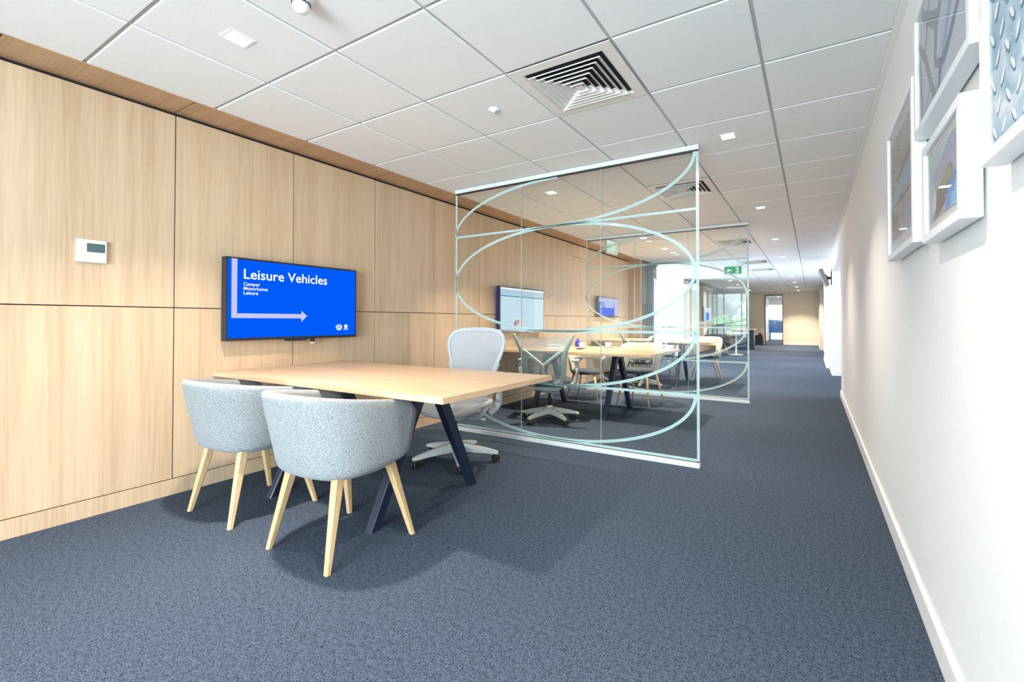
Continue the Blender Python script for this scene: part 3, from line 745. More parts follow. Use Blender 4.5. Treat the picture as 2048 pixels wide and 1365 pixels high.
# ---- swivel task chairs
def swivel_base(root, ang0, r=0.325, mat='base_grey', colz=0.40, col=True):
    hub = lathe('base_hub', [(0.036, 0.085), (0.045, 0.09), (0.042, 0.13), (0.034, 0.165), (0.032, 0.17)], mat, root, 20)
    for k in range(5):
        a = ang0+2*math.pi*k/5; d = Vector((math.cos(a), math.sin(a), 0)); n = Vector((-d.y, d.x, 0))
        bm = bmesh.new(); R_ = []
        for t, z0, z1, w in ((0.02, 0.078, 0.150, 0.052), (0.12, 0.076, 0.132, 0.046), (0.24, 0.068, 0.106, 0.040), (0.315, 0.060, 0.086, 0.037), (0.338, 0.060, 0.078, 0.030)):
            t = t*r/0.325
            R_.append([bm.verts.new(d*t+n*s*w/2*q+Vector((0, 0, z))) for s, q, z in ((-1, 1, z0), (1, 1, z0), (1, 0.72, z1), (-1, 0.72, z1))])
        for i in range(4):
            for j in range(4): bm.faces.new((R_[i][j], R_[i][(j+1) % 4], R_[i+1][(j+1) % 4], R_[i+1][j]))
        bm.faces.new(R_[0][::-1]); bm.faces.new(R_[-1])
        leg = link('base_leg', bm_mesh(bm), mat, root)
        bm = bmesh.new(); c = d*(r*0.985)+n*0.004
        rot = Matrix.Rotation(a+0.5, 4, 'Z')@Matrix.Rotation(R(90), 4, 'X')
        for off in (-0.015, 0.015):
            b2 = bmesh.new(); add_lathe(b2, [(0.012, -0.010), (0.026, -0.009), (0.0295, -0.004), (0.0295, 0.004), (0.026, 0.009), (0.012, 0.010)], 18)
            b2.transform(Matrix.Translation(Vector((c.x, c.y, 0.0295)))@rot@Matrix.Translation((0, 0, off)))
            tmp = bpy.data.meshes.new('t'); b2.to_mesh(tmp); b2.free(); bm.from_mesh(tmp); bpy.data.meshes.remove(tmp)
        add_box(bm, (c.x, c.y, 0.046), (0.022, 0.022, 0.034))
        link('caster', bm_mesh(bm), 'rubber', root)
    if col:
        lathe('gas_column', [(0.026, 0.165), (0.026, 0.25), (0.016, 0.252), (0.016, colz)], 'black', root, 18)
def outline_loop(half):
    """mirror a half outline [(x,z)...] bottom to top into a closed loop"""
    right = [(x, z) for x, z in half]; left = [(-x, z) for x, z in half[::-1] if x > 1e-6]
    return right+left
def net(loop, depth, rows=14, cols=12):
    """sheet filling a symmetric outline; depth(x,z) gives local y"""
    zs = sorted({round(z, 4) for _, z in loop}); z0, z1 = zs[0], zs[-1]
    def hw(z):
        pr = [(x, zz) for x, zz in loop if x >= 0]
        for (xa, za), (xb, zb_) in zip(pr, pr[1:]):
            if za <= z <= zb_ and zb_ > za: return xa+(xb-xa)*(z-za)/(zb_-za)
        return pr[-1][0]
    V = []; F = []
    for i in range(rows+1):
        z = z0+(z1-z0)*(1-(1-i/rows)**1.3); w = hw(min(z, z1-1e-4))
        for k in range(cols+1):
            x = -w+2*w*k/cols; V.append((x, depth(x, z), z))
    for i in range(rows):
        for k in range(cols):
            a = i*(cols+1)+k; F.append((a, a+1, a+cols+2, a+cols+1))
    return pyd(V, F, 'net')
def arm_pair(root, zp=0.685, xo=0.305, y0=-0.16, y1=0.12, mat='chair_frame'):
    for s in (-1, 1):
        bm = bmesh.new(); add_box(bm, (s*xo, (y0+y1)/2-0.02, zp), (0.088, y1-y0, 0.030), 0.013, 3)
        link('arm_pad', bm_mesh(bm), mat, root, True)
        pts = catmull([(s*xo, 0.04, zp-0.012), (s*(xo+0.012), 0.10, zp-0.07), (s*(xo+0.005), 0.16, zp-0.17), (s*(xo-0.02), 0.17, zp-0.27), (s*(xo-0.08), 0.15, zp-0.33)], 5)
        tube('arm_support', pts, [0.022]*len(pts), mat, root, n=10, sx=0.8, sy=1.25)
        b2 = bmesh.new(); add_lathe(b2, [(0.018, -0.018), (0.034, -0.014), (0.036, 0.0), (0.034, 0.014), (0.018, 0.018)], 18)
        b2.transform(Matrix.Translation((s*(xo-0.002), 0.165, zp-0.20))@Matrix.Rotation(R(90), 4, 'Y'))
        link('arm_pivot', bm_mesh(b2), mat, root, True)
def make_mesh_chair(label, loc, rz, base_ang, group='pale grey task chairs at the meeting tables'):
    """faces local -y; pale mesh seat and tall rounded mesh back"""
    root = thing('task_chair', label, 'office chair', loc, rz, group)
    swivel_base(root, base_ang-rz)
    def lean(x, z): return 0.235+(z-0.46)*0.30-0.30*x*x*1.2+0.05*math.sin((z-0.46)*4.5)
    half = [(0.145, 0.475), (0.154, 0.53), (0.172, 0.62), (0.200, 0.71), (0.232, 0.80), (0.252, 0.87), (0.254, 0.925), (0.234, 0.975), (0.18, 1.008), (0.09, 1.021), (0.0, 1.023)]
    loop = outline_loop(half); pts = catmull([(x, lean(x, z), z) for x, z in loop], 4, closed=True)
    tube('back_frame', pts, 0.0165, 'chair_frame', root, n=10, closed=True, sx=1.15, sy=0.8, up=Vector((0, 1, 0)))
    link('back_mesh', net(loop, lambda x, z: lean(x, z)-0.004+0.03*max(0, 1-(x/0.27)**2)*0), 'mesh', root, True)
    # lumbar pad and spine
    bm = bmesh.new(); add_box(bm, (0, 0.325, 0.615), (0.30, 0.02, 0.10), 0.009, 2); link('lumbar_pad', bm_mesh(bm), 'chair_frame', root, True)
    for s in (-1, 1):
        p = catmull([(s*0.05, 0.13, 0.40), (s*0.12, 0.27, 0.43), (s*0.165, 0.315, 0.56), (s*0.225, 0.345, 0.74)], 5)
        tube('back_strut', p, 0.017, 'chair_frame', root, n=8)
    so = superell(0.262, 0.235, 40, 3.0)
    def sz(y, x=0): return 0.445-0.05*max(0, (-y-0.10)/0.135)**2+0.012*abs(x/0.26)**2
    p = [(x, y, sz(y, x)) for x, y in so]
    tube('seat_frame', p, 0.019, 'chair_frame', root, n=8, closed=True)
    V = [(x*q, y*q, sz(y*q, x*q)-0.012*(1-q)) for q in (1, 0.66, 0.33) for x, y in so]+[(0, 0, 0.432)]
    F = [(i*40+k, i*40+(k+1) % 40, (i+1)*40+(k+1) % 40, (i+1)*40+k) for i in range(2) for k in range(40)]+[(80+k, 80+(k+1) % 40, 120) for k in range(40)]
    link('seat_mesh', pyd(V, F), 'mesh', root, True)
    bm = bmesh.new(); add_box(bm, (0, 0.03, 0.365), (0.17, 0.25, 0.07), 0.02, 2)
    link('tilt_mechanism', bm_mesh(bm), 'chair_frame', root, True)
    for s in (-1, 1):
        p = catmull([(s*0.07, 0.04, 0.35), (s*0.15, 0.02, 0.345), (s*0.22, 0.0, 0.375), (s*0.25, 0.02, 0.43)], 5); tube('seat_bracket', p, 0.022, 'chair_frame', root, n=8)
    tube('tilt_lever', [(0.08, -0.02, 0.36), (0.22, -0.04, 0.35), (0.27, -0.05, 0.348)], [0.006, 0.006, 0.016], 'chair_frame', root, n=8)
    arm_pair(root)
    return root
make_mesh_chair('pale grey mesh task chair with a tall rounded back facing across the first table', (-2.41, 2.74, 0), R(15), R(29))

def make_yback_chair(label, loc, rz, base_ang, wrap=True, group='task chairs with Y shaped back supports'):
    """faces local -y; open frame, flared upper wings, Y-shaped support, net back"""
    root = thing('task_chair', label, 'office chair', loc, rz, group)
    swivel_base(root, base_ang-rz)
    def yy(z): return 0.225+(z-0.44)*0.26
    for s in (-1, 1):
        p = catmull([(s*0.10, yy(0.44)+0.01, 0.43), (s*0.185, yy(0.46)+0.012, 0.47), (s*0.205, yy(0.62)+0.012, 0.62), (s*0.215, yy(0.74)+0.01, 0.74), (s*0.262, yy(0.85)-0.01, 0.85), (s*0.322, yy(0.965)-0.045, 0.965)], 6)
        n = len(p); tube('back_wing', p, [0.020+0.010*math.sin(math.pi*i/(n-1))-0.010*(i/(n-1))**3 for i in range(n)], 'frame_green', root, n=10, sx=1.15, sy=0.7, up=Vector((0, 1, 0)))
    bm = bmesh.new()
    add_tube(bm, catmull([(0, yy(0.44)+0.035, 0.43), (0, yy(0.52)+0.045, 0.52), (0, yy(0.63)+0.045, 0.635)], 5), 0.018, 10, 1.3, 0.6, up=Vector((0, 1, 0)))
    for s in (-1, 1): add_tube(bm, catmull([(0, yy(0.62)+0.045, 0.625), (s*0.07, yy(0.68)+0.04, 0.685), (s*0.215, yy(0.79)+0.012, 0.795)], 5), 0.016, 10, 1.2, 0.6, up=Vector((0, 1, 0)))
    link('y_support', bm_mesh(bm), 'frame_green', root, True)
    def fill(pr, zz, dy, sag, mat, name, rows):
        V = []; F = []; c = 10
        for i in range(rows+1):
            z = zz[0]+(zz[1]-zz[0])*i/rows
            for (xa, za), (xb, zb_) in zip(pr, pr[1:]):
                if za-1e-6 <= z <= zb_+1e-6: w = xa+(xb-xa)*(z-za)/(zb_-za)
            for k in range(c+1):
                t = -1+2*k/c; V.append((w*t, yy(z)-dy-0.02*(1-t*t), z-(sag*(1-t*t) if i == rows else 0)))
        for i in range(rows):
            for k in range(c): a = i*(c+1)+k; F.append((a, a+1, a+c+2, a+c+1))
        link(name, pyd(V, F), mat, root, True)
    pr = [(0.18, 0.44), (0.20, 0.62), (0.215, 0.76), (0.255, 0.85), (0.315, 0.96)]
    fill(pr, (0.45, 0.80), 0.0, 0.02, 'mesh2', 'back_net', 10)
    if wrap: fill([(a-0.006, z) for a, z in pr], (0.76, 0.945), 0.018, 0.03, 'wrap', 'back_cover', 6)
    link('seat_pad', pad_mesh(0.25, 0.235, [(0.02, 0.405), (0, 0.42), (0, 0.45), (0.015, 0.465), (0.05, 0.470)]), 'dark_fab', root, True)
    bm = bmesh.new(); add_box(bm, (0, 0.12, 0.375), (0.30, 0.20, 0.05), 0.018, 2); add_box(bm, (0, 0.05, 0.345), (0.13, 0.18, 0.05), 0.012, 2)
    link('tilt_mechanism', bm_mesh(bm), 'frame_green', root, True)
    for s in (-1, 1):
        bm = bmesh.new(); add_box(bm, (s*0.30, -0.04, 0.668), (0.085, 0.25, 0.028), 0.012, 3); link('arm_pad', bm_mesh(bm), 'frame_green', root, True)
        p = catmull([(s*0.30, 0.02, 0.655), (s*0.318, 0.05, 0.60), (s*0.315, 0.06, 0.50), (s*0.29, 0.06, 0.43), (s*0.20, 0.06, 0.392)], 5); tube('arm_support', p, 0.021, 'frame_green', root, n=10)
        bm = bmesh.new(); add_box(bm, (s*0.318, 0.075, 0.545), (0.03, 0.05, 0.085), 0.012, 2); link('arm_knuckle', bm_mesh(bm), 'frame_green', root, True)
    return root
make_yback_chair('grey green task chair with flared wings and Y shaped back behind the first glass partition', (-2.505, 4.40, 0), R(198), R(-30), True)
make_yback_chair('task chair with dark seat at the third table behind the second partition', (-2.42, 7.40, 0), R(184), R(-12), False)

# ---- cream shell chairs with dark seats and oak legs (far side of the second table, third table)
def cream_shell():
    nt = 36; V = []; rings = []
    for i in range(nt+1):
        s = -1+2*i/nt; a = s*R(112); sgn = 1 if s >= 0 else -1
        top = 0.80-0.13*max(0, (abs(s)-0.45)/0.55)**2; bot = 0.62-0.20*max(0, (abs(s)-0.45)/0.30)**1.0 if abs(s) < 0.75 else 0.42
        ring = []
        for h, ins in ((0, 0.010), (0.1, 0), (0.5, 0), (0.9, 0), (1, 0.008), (1, 0.026), (0.9, 0.034), (0.5, 0.034), (0.1, 0.034), (0, 0.024)):
            z = bot+(top-bot)*h; rr = 0.245+0.055*(z-0.42)/0.38-ins
            ring.append(len(V)); V.append((rr*math.sin(a)*1.02, 0.0-rr*math.cos(a)*0.92, z))
        rings.append(ring)
    m = len(rings[0]); F = [(rings[i][k], rings[i][(k+1) % m], rings[i+1][(k+1) % m], rings[i+1][k]) for i in range(nt) for k in range(m)]
    F += [tuple(rings[0]), tuple(rings[-1][::-1])]
    return pyd(V, F, 'cream_shell')
CSH = cream_shell()
def make_cream(label, loc, rz, group='cream shell chairs with dark seats'):
    root = thing('shell_chair', label, 'chair', loc, rz, group)
    link('back_shell', CSH.copy(), 'cream_fab', root, True)
    link('seat_cushion', pad_mesh(0.232, 0.222, [(0.03, 0.405), (0, 0.420), (0, 0.448), (0.012, 0.462), (0.05, 0.468)], e=2.2), 'dark_fab', root, True)
    for sx, sy in ((-1, -1), (1, -1), (1, 1), (-1, 1)):
        bm = bmesh.new(); add_tube(bm, [(sx*0.235, sy*0.225, 0.0), (sx*0.15, sy*0.14, 0.412)], [0.011, 0.018], 12); link('leg', bm_mesh(bm), 'oak_leg', root, True)
    return root
make_cream('cream shell chair with charcoal seat beyond the second table, at its open end', (-1.98, 5.93, 0), R(172))
lowc = make_cream('lower backed cream shell chair beyond the second table, nearer the oak wall', (-2.76, 5.95, 0), R(184)); lowc.scale = (1, 1, 0.87)
make_cream('cream shell chair standing at the open end of the third table', (-1.72, 8.98, 0), R(200))
make_cream('cream shell chair on the far side of the third table, nearer the oak wall', (-2.55, 9.0, 0), R(178))

# ---- small things on the second table (top z = 0.755)
TZ = 0.755
r = thing('blue_bottle', 'cobalt blue bottle on the second table', 'bottle', (-2.665, 5.44, TZ))
lathe('bottle_body', [(0.030, 0), (0.036, 0.004), (0.037, 0.060), (0.028, 0.078), (0.015, 0.088)], 'blue_glass', r, 20)
lathe('stopper', [(0.014, 0.088), (0.016, 0.092), (0.013, 0.106), (0.004, 0.110)], 'blue_glass', r, 16)
def cup(label, x, y, group=None):
    s = lathe('saucer', [(0.035, 0), (0.045, 0.003), (0.072, 0.010), (0.070, 0.012), (0.040, 0.006)], 'china', None, 28); s.location = (x, y, TZ)
    tag(s, 'white china saucer under the '+label, 'saucer', group)
    r = thing('coffee_cup', 'white china '+label, 'cup', (x, y, TZ+0.0125), 0.6, group)
    lathe('cup_body', [(0.024, 0), (0.028, 0.003), (0.040, 0.030), (0.043, 0.052), (0.040, 0.052), (0.036, 0.030), (0.022, 0.006)], 'china', r, 28)
    tube('cup_handle', [(0.038+0.020*math.sin(t), 0, 0.030+0.015*math.cos(t)) for t in [math.pi*k/10 for k in range(11)]], 0.004, 'china', r, n=8)
cup('cup standing clear on the second table', -2.27, 5.52)
cup('cup beside the blue bottle', -2.52, 5.26)
o = box('paper_sheet', (-0.105, -0.148, 0), (0.105, 0.148, 0.0012), 'paper'); o.location = (-2.86, 5.20, TZ); o.rotation_euler = (0, 0, 0.5); tag(o, 'white sheet of paper under the blue bottle end of the second table', 'paper')
r = thing('mobile_phone', 'dark phone lying on the second table', 'phone', (-2.43, 5.02, TZ), 0.3)
box('phone_body', (-0.036, -0.074, 0), (0.036, 0.074, 0.008), 'black', r, 0.003, 2); box('phone_screen', (-0.032, -0.068, 0.008), (0.032, 0.068, 0.0085), 'lcd', r)
o = lathe('serving_plate', [(0.06, 0), (0.10, 0.008), (0.125, 0.018), (0.122, 0.021), (0.09, 0.012), (0.05, 0.006)], 'china', None, 32); o.location = (-3.02, 5.42, TZ); tag(o, 'white plate near the wall end of the second table', 'plate')

# ---- far furniture along the corridor
r = thing('curtain', 'grey ribbed curtain gathered where the first oak wall ends', 'curtain', (-3.2, 9.72, 0))
pts = []
for k in range(121):
    y = 1.04*k/120; ph = math.sin(2*math.pi*k/120*7); pts.append((0.045*math.tanh(2.2*ph), y))
V = [(x, y, z) for z in (0.02, ZC-0.03) for x, y in pts]+[(x-0.008, y, z) for z in (0.02, ZC-0.03) for x, y in pts]; n = 121
F = [(k, k+1, n+k+1, n+k) for k in range(120)]+[(2*n+k, 3*n+k, 3*n+k+1, 2*n+k+1) for k in range(120)]
link('cloth', pyd(V, F), 'grey_rib', r, True)
box('track', (-0.03, 0.0, ZC-0.03), (0.03, 1.06, ZC-0.001), 'black', r)
# dark lounge chair
def lounge(label, loc, rz):
    r = thing('lounge_chair', label, 'armchair', loc, rz)
    V = []; rings = []
    for i in range(25):
        s = -1+i/12; a = s*R(100); top = 1.02-0.34*abs(s)**2.2; ring = []
        for h, ins in ((0, 0.02), (0.1, 0), (0.9, 0), (1, 0.02), (1, 0.05), (0.9, 0.07), (0.1, 0.07), (0, 0.05)):
            z = 0.34+(top-0.34)*h; rr = 0.34+0.05*(z-0.34)-ins; ring.append(len(V)); V.append((rr*math.sin(a)*1.05, -rr*math.cos(a)*0.95, z))
        rings.append(ring)
    m = 8; F = [(rings[i][k], rings[i][(k+1) % m], rings[i+1][(k+1) % m], rings[i+1][k]) for i in range(24) for k in range(m)]+[tuple(rings[0]), tuple(rings[-1][::-1])]
    link('back_shell', pyd(V, F), 'dark_fab', r, True)
    link('seat_cushion', pad_mesh(0.30, 0.29, [(0.02, 0.30), (0, 0.32), (0, 0.42), (0.02, 0.44), (0.06, 0.45)]), 'dark_fab', r, True)
    for sx, sy in ((-1, -1), (1, -1), (1, 1), (-1, 1)):
        bm = bmesh.new(); add_tube(bm, [(sx*0.30, sy*0.29, 0), (sx*0.22, sy*0.20, 0.33)], [0.014, 0.022], 10); link('leg', bm_mesh(bm), 'oak_leg', r, True)
    bm = bmesh.new(); add_bar(bm, (-0.23, -0.20, 0.29), (0.23, -0.20, 0.29), 0.03, 0.03); add_bar(bm, (-0.23, 0.20, 0.29), (0.23, 0.20, 0.29), 0.03, 0.03); link('leg_rail', bm_mesh(bm), 'oak_leg', r)
lounge('dark upholstered lounge chair with oak legs far down the corridor', (-2.72, 15.6, 0), R(150))
r = thing('pedestal_table', 'white pedestal table beside the dark lounge chair', 'table', (-2.15, 16.1, 0))
lathe('table_top', [(0.34, 0.70), (0.35, 0.706), (0.35, 0.72), (0.34, 0.725)], 'white', r, 36)
lathe('stem', [(0.035, 0.02), (0.028, 0.06), (0.028, 0.70)], 'white', r, 18); lathe('foot', [(0.22, 0), (0.22, 0.008), (0.10, 0.016), (0.04, 0.022)], 'white', r, 30)
r = thing('reception_counter', 'dark counter with pale top near the end wall', 'counter', (-2.35, 19.4, 0))
box('counter_body', (-0.35, -0.25, 0), (0.42, 0.25, 0.76), 'navy', r, 0.004); box('counter_top', (-0.40, -0.29, 0.76), (0.46, 0.29, 0.80), 'oak_table', r, 0.002)
r = thing('waste_bin', 'squat black bin beside the glass door', 'bin', (-2.18, 23.5, 0))
prism('bin_body', [(-0.23, 0), (0.23, 0), (0.20, 0.46), (-0.20, 0.46)], 'y', -0.2, 0.2, 'black', r); box('bin_lid', (0.02, -0.12, 0.46), (0.14, 0.12, 0.54), 'black', r); box('bin_liner', (-0.16, -0.14, 0.46), (0.0, 0.14, 0.50), 'paper', r)
r = thing('blue_screen', 'blue fabric screen standing at the far end of the corridor', 'screen', (-1.68, 29.6, 0))
box('screen_panel', (-0.50, -0.03, 0.42), (0.42, 0.03, 1.18), 'blue_screen_fab', r, 0.004); box('screen_foot', (-0.46, -0.20, 0), (-0.40, 0.20, 0.42), 'black', r); box('screen_foot', (0.32, -0.20, 0), (0.38, 0.20, 0.42), 'black', r)

# ---- monitor on an arm, right side of the corridor
r = thing('wall_monitor', 'small tilted monitor on a black bracket high on the further white wall', 'monitor', (0.345, 11.25, 2.00))
bm = bmesh.new(); add_box(bm, (0, 0, 0), (0.075, 0.56, 0.36), 0.004, 1, Matrix.Rotation(R(-20), 4, 'Y')); bmesh.ops.translate(bm, vec=(-0.135, 0.0, 0.0), verts=bm.verts)
link('monitor_case', bm_mesh(bm), plain('monitor_grey', (0.22, 0.20, 0.18), 0.5), r)
box('wall_plate', (-0.012, -0.04, -0.13), (-0.0005, 0.04, 0.13), 'black', r); bm = bmesh.new(); add_bar(bm, (-0.095, 0, 0.01), (-0.012, 0, -0.01), 0.06, 0.05, xdir=Vector((0, 1, 0))); add_box(bm, (-0.085, 0, 0.005), (0.03, 0.12, 0.14), 0.004, 1, Matrix.Rotation(R(-20), 4, 'Y')); link('arm', bm_mesh(bm), 'black', r)

# ================================================================== pictures on the right wall
def noise_mat(name, stops, scale, dist=0.5, detail=4):
    m, nt, b = new_mat(name); L = nt.links.new; N = nt.nodes.new
    tc = N('ShaderNodeTexCoord'); n = N('ShaderNodeTexNoise'); n.inputs['Scale'].default_value = scale; n.inputs['Detail'].default_value = detail; n.inputs['Distortion'].default_value = dist
    L(tc.outputs['Object'], n.inputs['Vector']); r = N('ShaderNodeValToRGB'); cr = r.color_ramp
    while len(cr.elements) < len(stops): cr.elements.new(0.5)
    for e, (p, c) in zip(cr.elements, stops): e.position = p; e.color = (*c, 1)
    L(n.outputs['Fac'], r.inputs['Fac']); L(r.outputs['Color'], b.inputs['Base Color']); b.inputs['Roughness'].default_value = 0.6
    return m
ART = {'branches': noise_mat('print_pale_blue_grey', [(0.35, (0.62, 0.66, 0.74)), (0.65, (0.72, 0.76, 0.83))], 6),
       'plate': noise_mat('print_steel_blue', [(0.30, (0.17, 0.35, 0.50)), (0.5, (0.36, 0.53, 0.66)), (0.7, (0.74, 0.80, 0.86))], 9, 1.4, 6),
       'dusk': noise_mat('print_brown_grey', [(0.35, (0.40, 0.36, 0.33)), (0.65, (0.52, 0.49, 0.46))], 4),
       'spikes': noise_mat('print_slate_lilac', [(0.35, (0.36, 0.40, 0.56)), (0.65, (0.46, 0.50, 0.66))], 5)}
for nm, c in dict(ink_blue=(0.12, 0.19, 0.36), ink_mid=(0.25, 0.40, 0.64), ink_grey=(0.22, 0.27, 0.34), ink_sky=(0.45, 0.62, 0.80), ink_brown=(0.19, 0.15, 0.11), ink_olive=(0.30, 0.33, 0.20),
                  ink_cobalt=(0.12, 0.30, 0.72), ink_cyan=(0.25, 0.62, 0.85), ink_teal=(0.50, 0.68, 0.74), ink_pale=(0.72, 0.80, 0.86), ink_lilac=(0.38, 0.42, 0.75), ink_steel=(0.80, 0.88, 0.93), ink_shade=(0.12, 0.24, 0.38)).items():
    M[nm] = plain('print_'+nm, c, 0.6)
def art_shapes(kind, par, X, y_far, y_near, z0, z1):
    """flat printed shapes; s runs 0..1 from the far to the near edge, t from bottom to top"""
    W_, H_ = y_near-y_far, z1-z0
    lay = [0]
    def poly(pts, mat):
        lay[0] += 1; x = X-0.00002*lay[0]-0.0001
        me = pyd([(x, y_far+W_*a, z0+H_*b) for a, b in pts], [tuple(range(len(pts)))]); link('printed_shape', me, mat, par)
    def stroke(pts, w, mat):
        pts = [Vector((p[0]*abs(W_), p[1]*H_)) for p in pts]; sp = catmull([(p.x, p.y, 0) for p in pts], 6); L_, R_ = [], []
        for i, p in enumerate(sp):
            t = (sp[min(i+1, len(sp)-1)]-sp[max(i-1, 0)]).normalized(); k = i/(len(sp)-1); ww = w[0]+(w[1]-w[0])*k
            L_.append(((p.x-t.y*ww/2)/abs(W_), (p.y+t.x*ww/2)/H_)); R_.append(((p.x+t.y*ww/2)/abs(W_), (p.y-t.x*ww/2)/H_))
        cl = lambda q: (min(1, max(0, q[0])), min(1, max(0, q[1])))
        lay[0] += 1; x = X-0.00002*lay[0]-0.0001; n = len(L_)
        V = [(x, y_far+W_*a, z0+H_*b) for a, b in map(cl, L_+R_)]
        link('printed_shape', pyd(V, [(i, i+1, n+i+1, n+i) for i in range(n-1)]), mat, par)
    if kind == 'branches':
        stroke([(0.72, 1.0), (0.62, 0.6), (0.50, 0.2), (0.44, 0.0)], (0.055, 0.03), 'ink_sky')
        stroke([(0.95, 1.0), (0.80, 0.72), (0.62, 0.36), (0.56, 0.22)], (0.05, 0.03), 'ink_mid')
        stroke([(1.0, 0.56), (0.85, 0.42), (0.66, 0.25), (0.56, 0.20)], (0.028, 0.04), 'ink_blue')
        stroke([(0.10, 1.0), (0.22, 0.84), (0.36, 0.70), (0.45, 0.62)], (0.03, 0.06), 'ink_grey')
        stroke([(0.66, 1.0), (0.58, 0.80), (0.50, 0.66), (0.44, 0.60)], (0.025, 0.055), 'ink_grey')
        stroke([(0.44, 0.62), (0.42, 0.45), (0.42, 0.30), (0.52, 0.22)], (0.05, 0.02), 'ink_grey')
        stroke([(0.0, 0.78), (0.08, 0.66), (0.20, 0.48), (0.30, 0.22), (0.42, 0.0)], (0.03, 0.035), 'ink_grey')
        stroke([(0.02, 0.62), (0.06, 0.40), (0.08, 0.18), (0.07, 0.0)], (0.045, 0.016), 'ink_grey')
        stroke([(0.28, 0.95), (0.22, 0.70), (0.18, 0.52)], (0.02, 0.014), 'ink_blue')
        stroke([(0.54, 0.24), (0.50, 0.12), (0.46, 0.0)], (0.045, 0.02), 'ink_blue')
        stroke([(0.12, 0.0), (0.26, 0.14), (0.36, 0.22)], (0.012, 0.012), 'ink_mid')
        poly([(0.46, 1.0), (0.50, 0.86), (0.56, 0.82), (0.60, 0.90), (0.60, 1.0)], 'ink_mid')
    elif kind == 'dusk':
        poly([(0.0, 0.42), (1.0, 0.62), (1.0, 0.42), (0.55, 0.40), (0.0, 0.30)], 'ink_cyan')
        poly([(0.0, 0.30), (0.30, 0.24), (0.55, 0.0), (0.0, 0.0)], 'ink_brown'); poly([(0.20, 0.58), (1.0, 0.72), (1.0, 0.64), (0.15, 0.50)], 'ink_brown')
        poly([(0.60, 0.22), (0.75, 0.28), (1.0, 0.20), (1.0, 0.0), (0.85, 0.0)], 'ink_lilac'); poly([(0.50, 0.38), (0.68, 0.36), (0.70, 0.18), (0.56, 0.14)], 'ink_olive')
        stroke([(0.25, 1.0), (0.25, 0.50)], (0.012, 0.012), 'ink_teal'); stroke([(0.80, 1.0), (0.30, 0.50), (0.16, 0.30)], (0.014, 0.010), 'ink_teal'); stroke([(0.0, 0.16), (0.45, 0.36), (0.95, 0.62)], (0.006, 0.006), 'ink_brown')
    elif kind == 'spikes':
        poly([(0.0, 1.0), (0.75, 1.0), (0.45, 0.80), (0.10, 0.64), (0.0, 0.60)], 'ink_teal'); poly([(0.0, 0.60), (0.12, 0.62), (0.28, 0.42), (0.24, 0.14), (0.06, 0.0), (0.0, 0.0)], 'ink_teal')
        poly([(0.16, 0.36), (0.28, 0.40), (0.26, 0.14), (0.14, 0.10)], 'ink_pale')
        poly([(0.30, 0.40), (0.60, 0.50), (0.80, 0.60), (0.88, 0.40), (0.62, 0.16), (0.30, 0.0), (0.16, 0.0), (0.26, 0.16)], 'ink_brown'); poly([(0.36, 0.42), (0.74, 0.66), (0.86, 0.44), (0.60, 0.36)], 'ink_olive')
        poly([(0.60, 0.0), (0.64, 0.16), (0.56, 0.24), (0.70, 0.22), (0.60, 0.33), (0.76, 0.29), (0.68, 0.42), (0.84, 0.36), (0.80, 0.50), (1.0, 0.40), (1.0, 0.0)], 'ink_cobalt')
        poly([(0.74, 0.0), (0.80, 0.20), (0.88, 0.16), (0.92, 0.32), (1.0, 0.24), (1.0, 0.0)], 'ink_cyan')
    else:
        for r_ in range(11):
            for c_ in range(10):
                a, b = (c_+0.5+(0.5 if r_ % 2 else 0))/10, (r_+0.5)/11; sl = 1 if (r_+c_) % 2 else -1
                q = [(0.034*math.cos(t), 0.012*math.sin(t)) for t in [2*math.pi*k/8 for k in range(8)]]; ca, sa = math.cos(0.9*sl), math.sin(0.9*sl)
                for off, mt in ((-0.010, 'ink_shade'), (0.0, 'ink_steel')):
                    poly([(min(1, max(0, a+x*ca-z*sa+off*0.4)), min(1, max(0, b+x*sa+z*ca+off))) for x, z in q], mt)
def picture(label, y0, y1, z0, z1, kind, fw=0.026, mat_w=0.028, front=0.303):
    r = thing('picture_frame', label, 'picture', (XR, (y0+y1)/2, z0), 0, 'white box framed pictures on the right wall')
    hy = (y1-y0)/2; h = z1-z0; xf = front-XR; xb = -0.007
    for lo, hi in (((xf, -hy, 0), (xb, hy, fw)), ((xf, -hy, h-fw), (xb, hy, h)), ((xf, -hy, fw), (xb, -hy+fw, h-fw)), ((xf, hy-fw, fw), (xb, hy, h-fw))):
        box('frame_rail', lo, hi, 'white', r, 0.0012)
    box('back_board', (xb-0.012, -hy+fw, fw), (xb-0.004, hy-fw, h-fw), 'paper', r)
    box('mount_board', (xf+0.0105, -hy+fw, fw), (xf+0.0120, hy-fw, h-fw), 'paper', r)
    a = box('print', (xf+0.0090, -hy+fw+mat_w, fw+mat_w), (xf+0.0100, hy-fw-mat_w, h-fw-mat_w), None, r); a.data.materials.append(ART[kind])
    art_shapes(kind, a, xf+0.0090, hy-fw-mat_w, -hy+fw+mat_w, fw+mat_w, h-fw-mat_w)
    box('glazing', (xf+0.005, -hy+fw, fw), (xf+0.007, hy-fw, h-fw), 'clear', r)
    box('wall_hook', (xb, -0.012, h*0.6), (-0.0003, 0.012, h*0.6+0.05), 'chrome', r)
    return r
picture('white framed brownish print with blue patches, furthest along the white wall', 2.035, 2.655, 1.372, 1.955, 'dusk', mat_w=0.05)
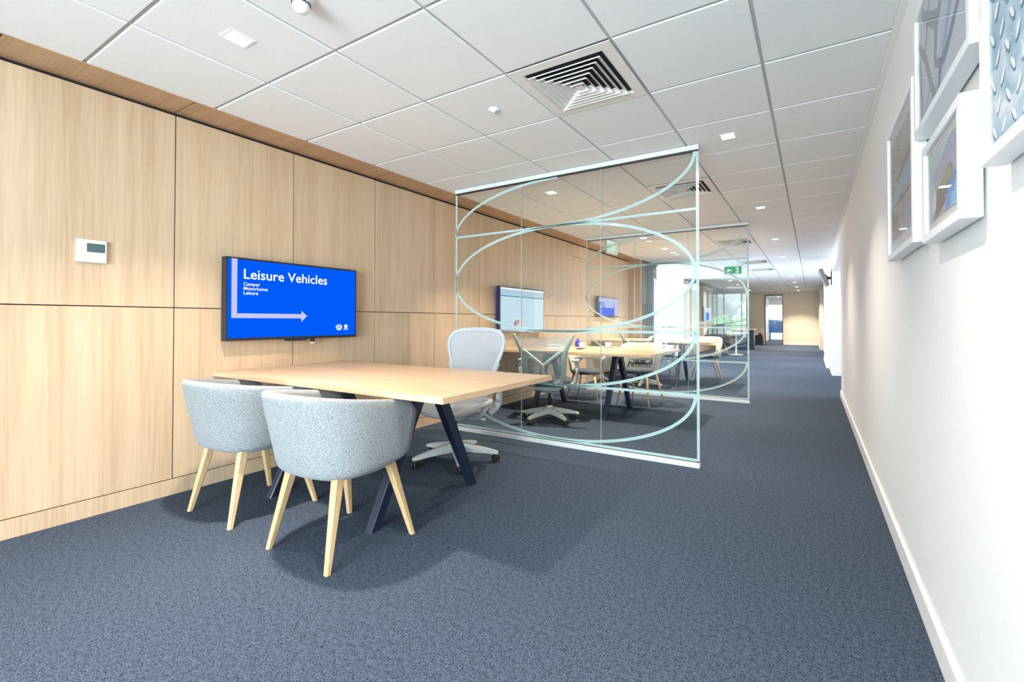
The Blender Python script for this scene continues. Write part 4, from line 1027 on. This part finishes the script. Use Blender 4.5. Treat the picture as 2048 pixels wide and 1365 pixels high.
picture('white framed print of grey blue branching shapes', 1.352, 1.990, 1.712, 2.13, 'branches', mat_w=0.004)
picture('small white framed print with blue spikes and olive shapes below the branching print', 1.440, 1.872, 1.340, 1.640, 'spikes')
picture('white framed print of blue patterned metal tread plate', 0.72, 1.285, 1.414, 1.98, 'plate', mat_w=0.004)

# ================================================================== garden beyond the windows
struct(box('ground_garden', (-20, -30, -0.3), (20, -8.0, -0.14), 'asphalt'), 'pale paving outside the rear window')
struct(box('ground_far', (-20, 31.0, -0.3), (20, 50, -0.14), 'asphalt'), 'pale paving beyond the end wall')
def shrub(label, loc, rx, rz, seed):
    bm = bmesh.new(); rnd = random.Random(seed)
    bmesh.ops.create_icosphere(bm, subdivisions=4, radius=1.0)
    for v in bm.verts:
        k = 1+0.16*math.sin(7*v.co.x+seed)*math.sin(6*v.co.y+2*seed)*math.cos(8*v.co.z)+rnd.uniform(-0.09, 0.09)
        v.co = Vector((v.co.x*rx*k, v.co.y*rx*0.8*k, (v.co.z*k+1)*rz))
    r = thing('garden_shrub', label, 'shrub', loc, 0, 'green shrubs outside the windows')
    link('foliage', bm_mesh(bm), 'green', r); lathe('stem', [(0.06, -0.05), (0.05, 0.4)], 'oak_leg', r, 10)
for i, (x, y, a, b) in enumerate([(-7.6, -13, 1.2, 1.5), (-4.6, -12.6, 1.15, 1.25), (-1.5, -13.2, 1.2, 1.6), (1.6, -12.6, 1.2, 1.4), (-6.4, 36, 1.4, 1.3), (-3.6, 35, 1.2, 1.0)]):  # last two put in as greenery for the added end wall window
    shrub('rounded green shrub outside the '+('rear' if y < 0 else 'added end wall')+' window', (x, y, -0.14), a, b, i+1)
r = thing('garden_barrier', 'low bright yellow barrier outside the rear window', 'barrier', (-2.2, -10.4, -0.14))
box('barrier_panel', (-3.0, -0.06, 0.12), (3.0, 0.06, 0.78), 'yellow', r, 0.01); box('barrier_post', (-2.6, -0.04, 0), (-2.5, 0.04, 0.12), 'alu', r); box('barrier_post', (2.5, -0.04, 0), (2.6, 0.04, 0.12), 'alu', r)
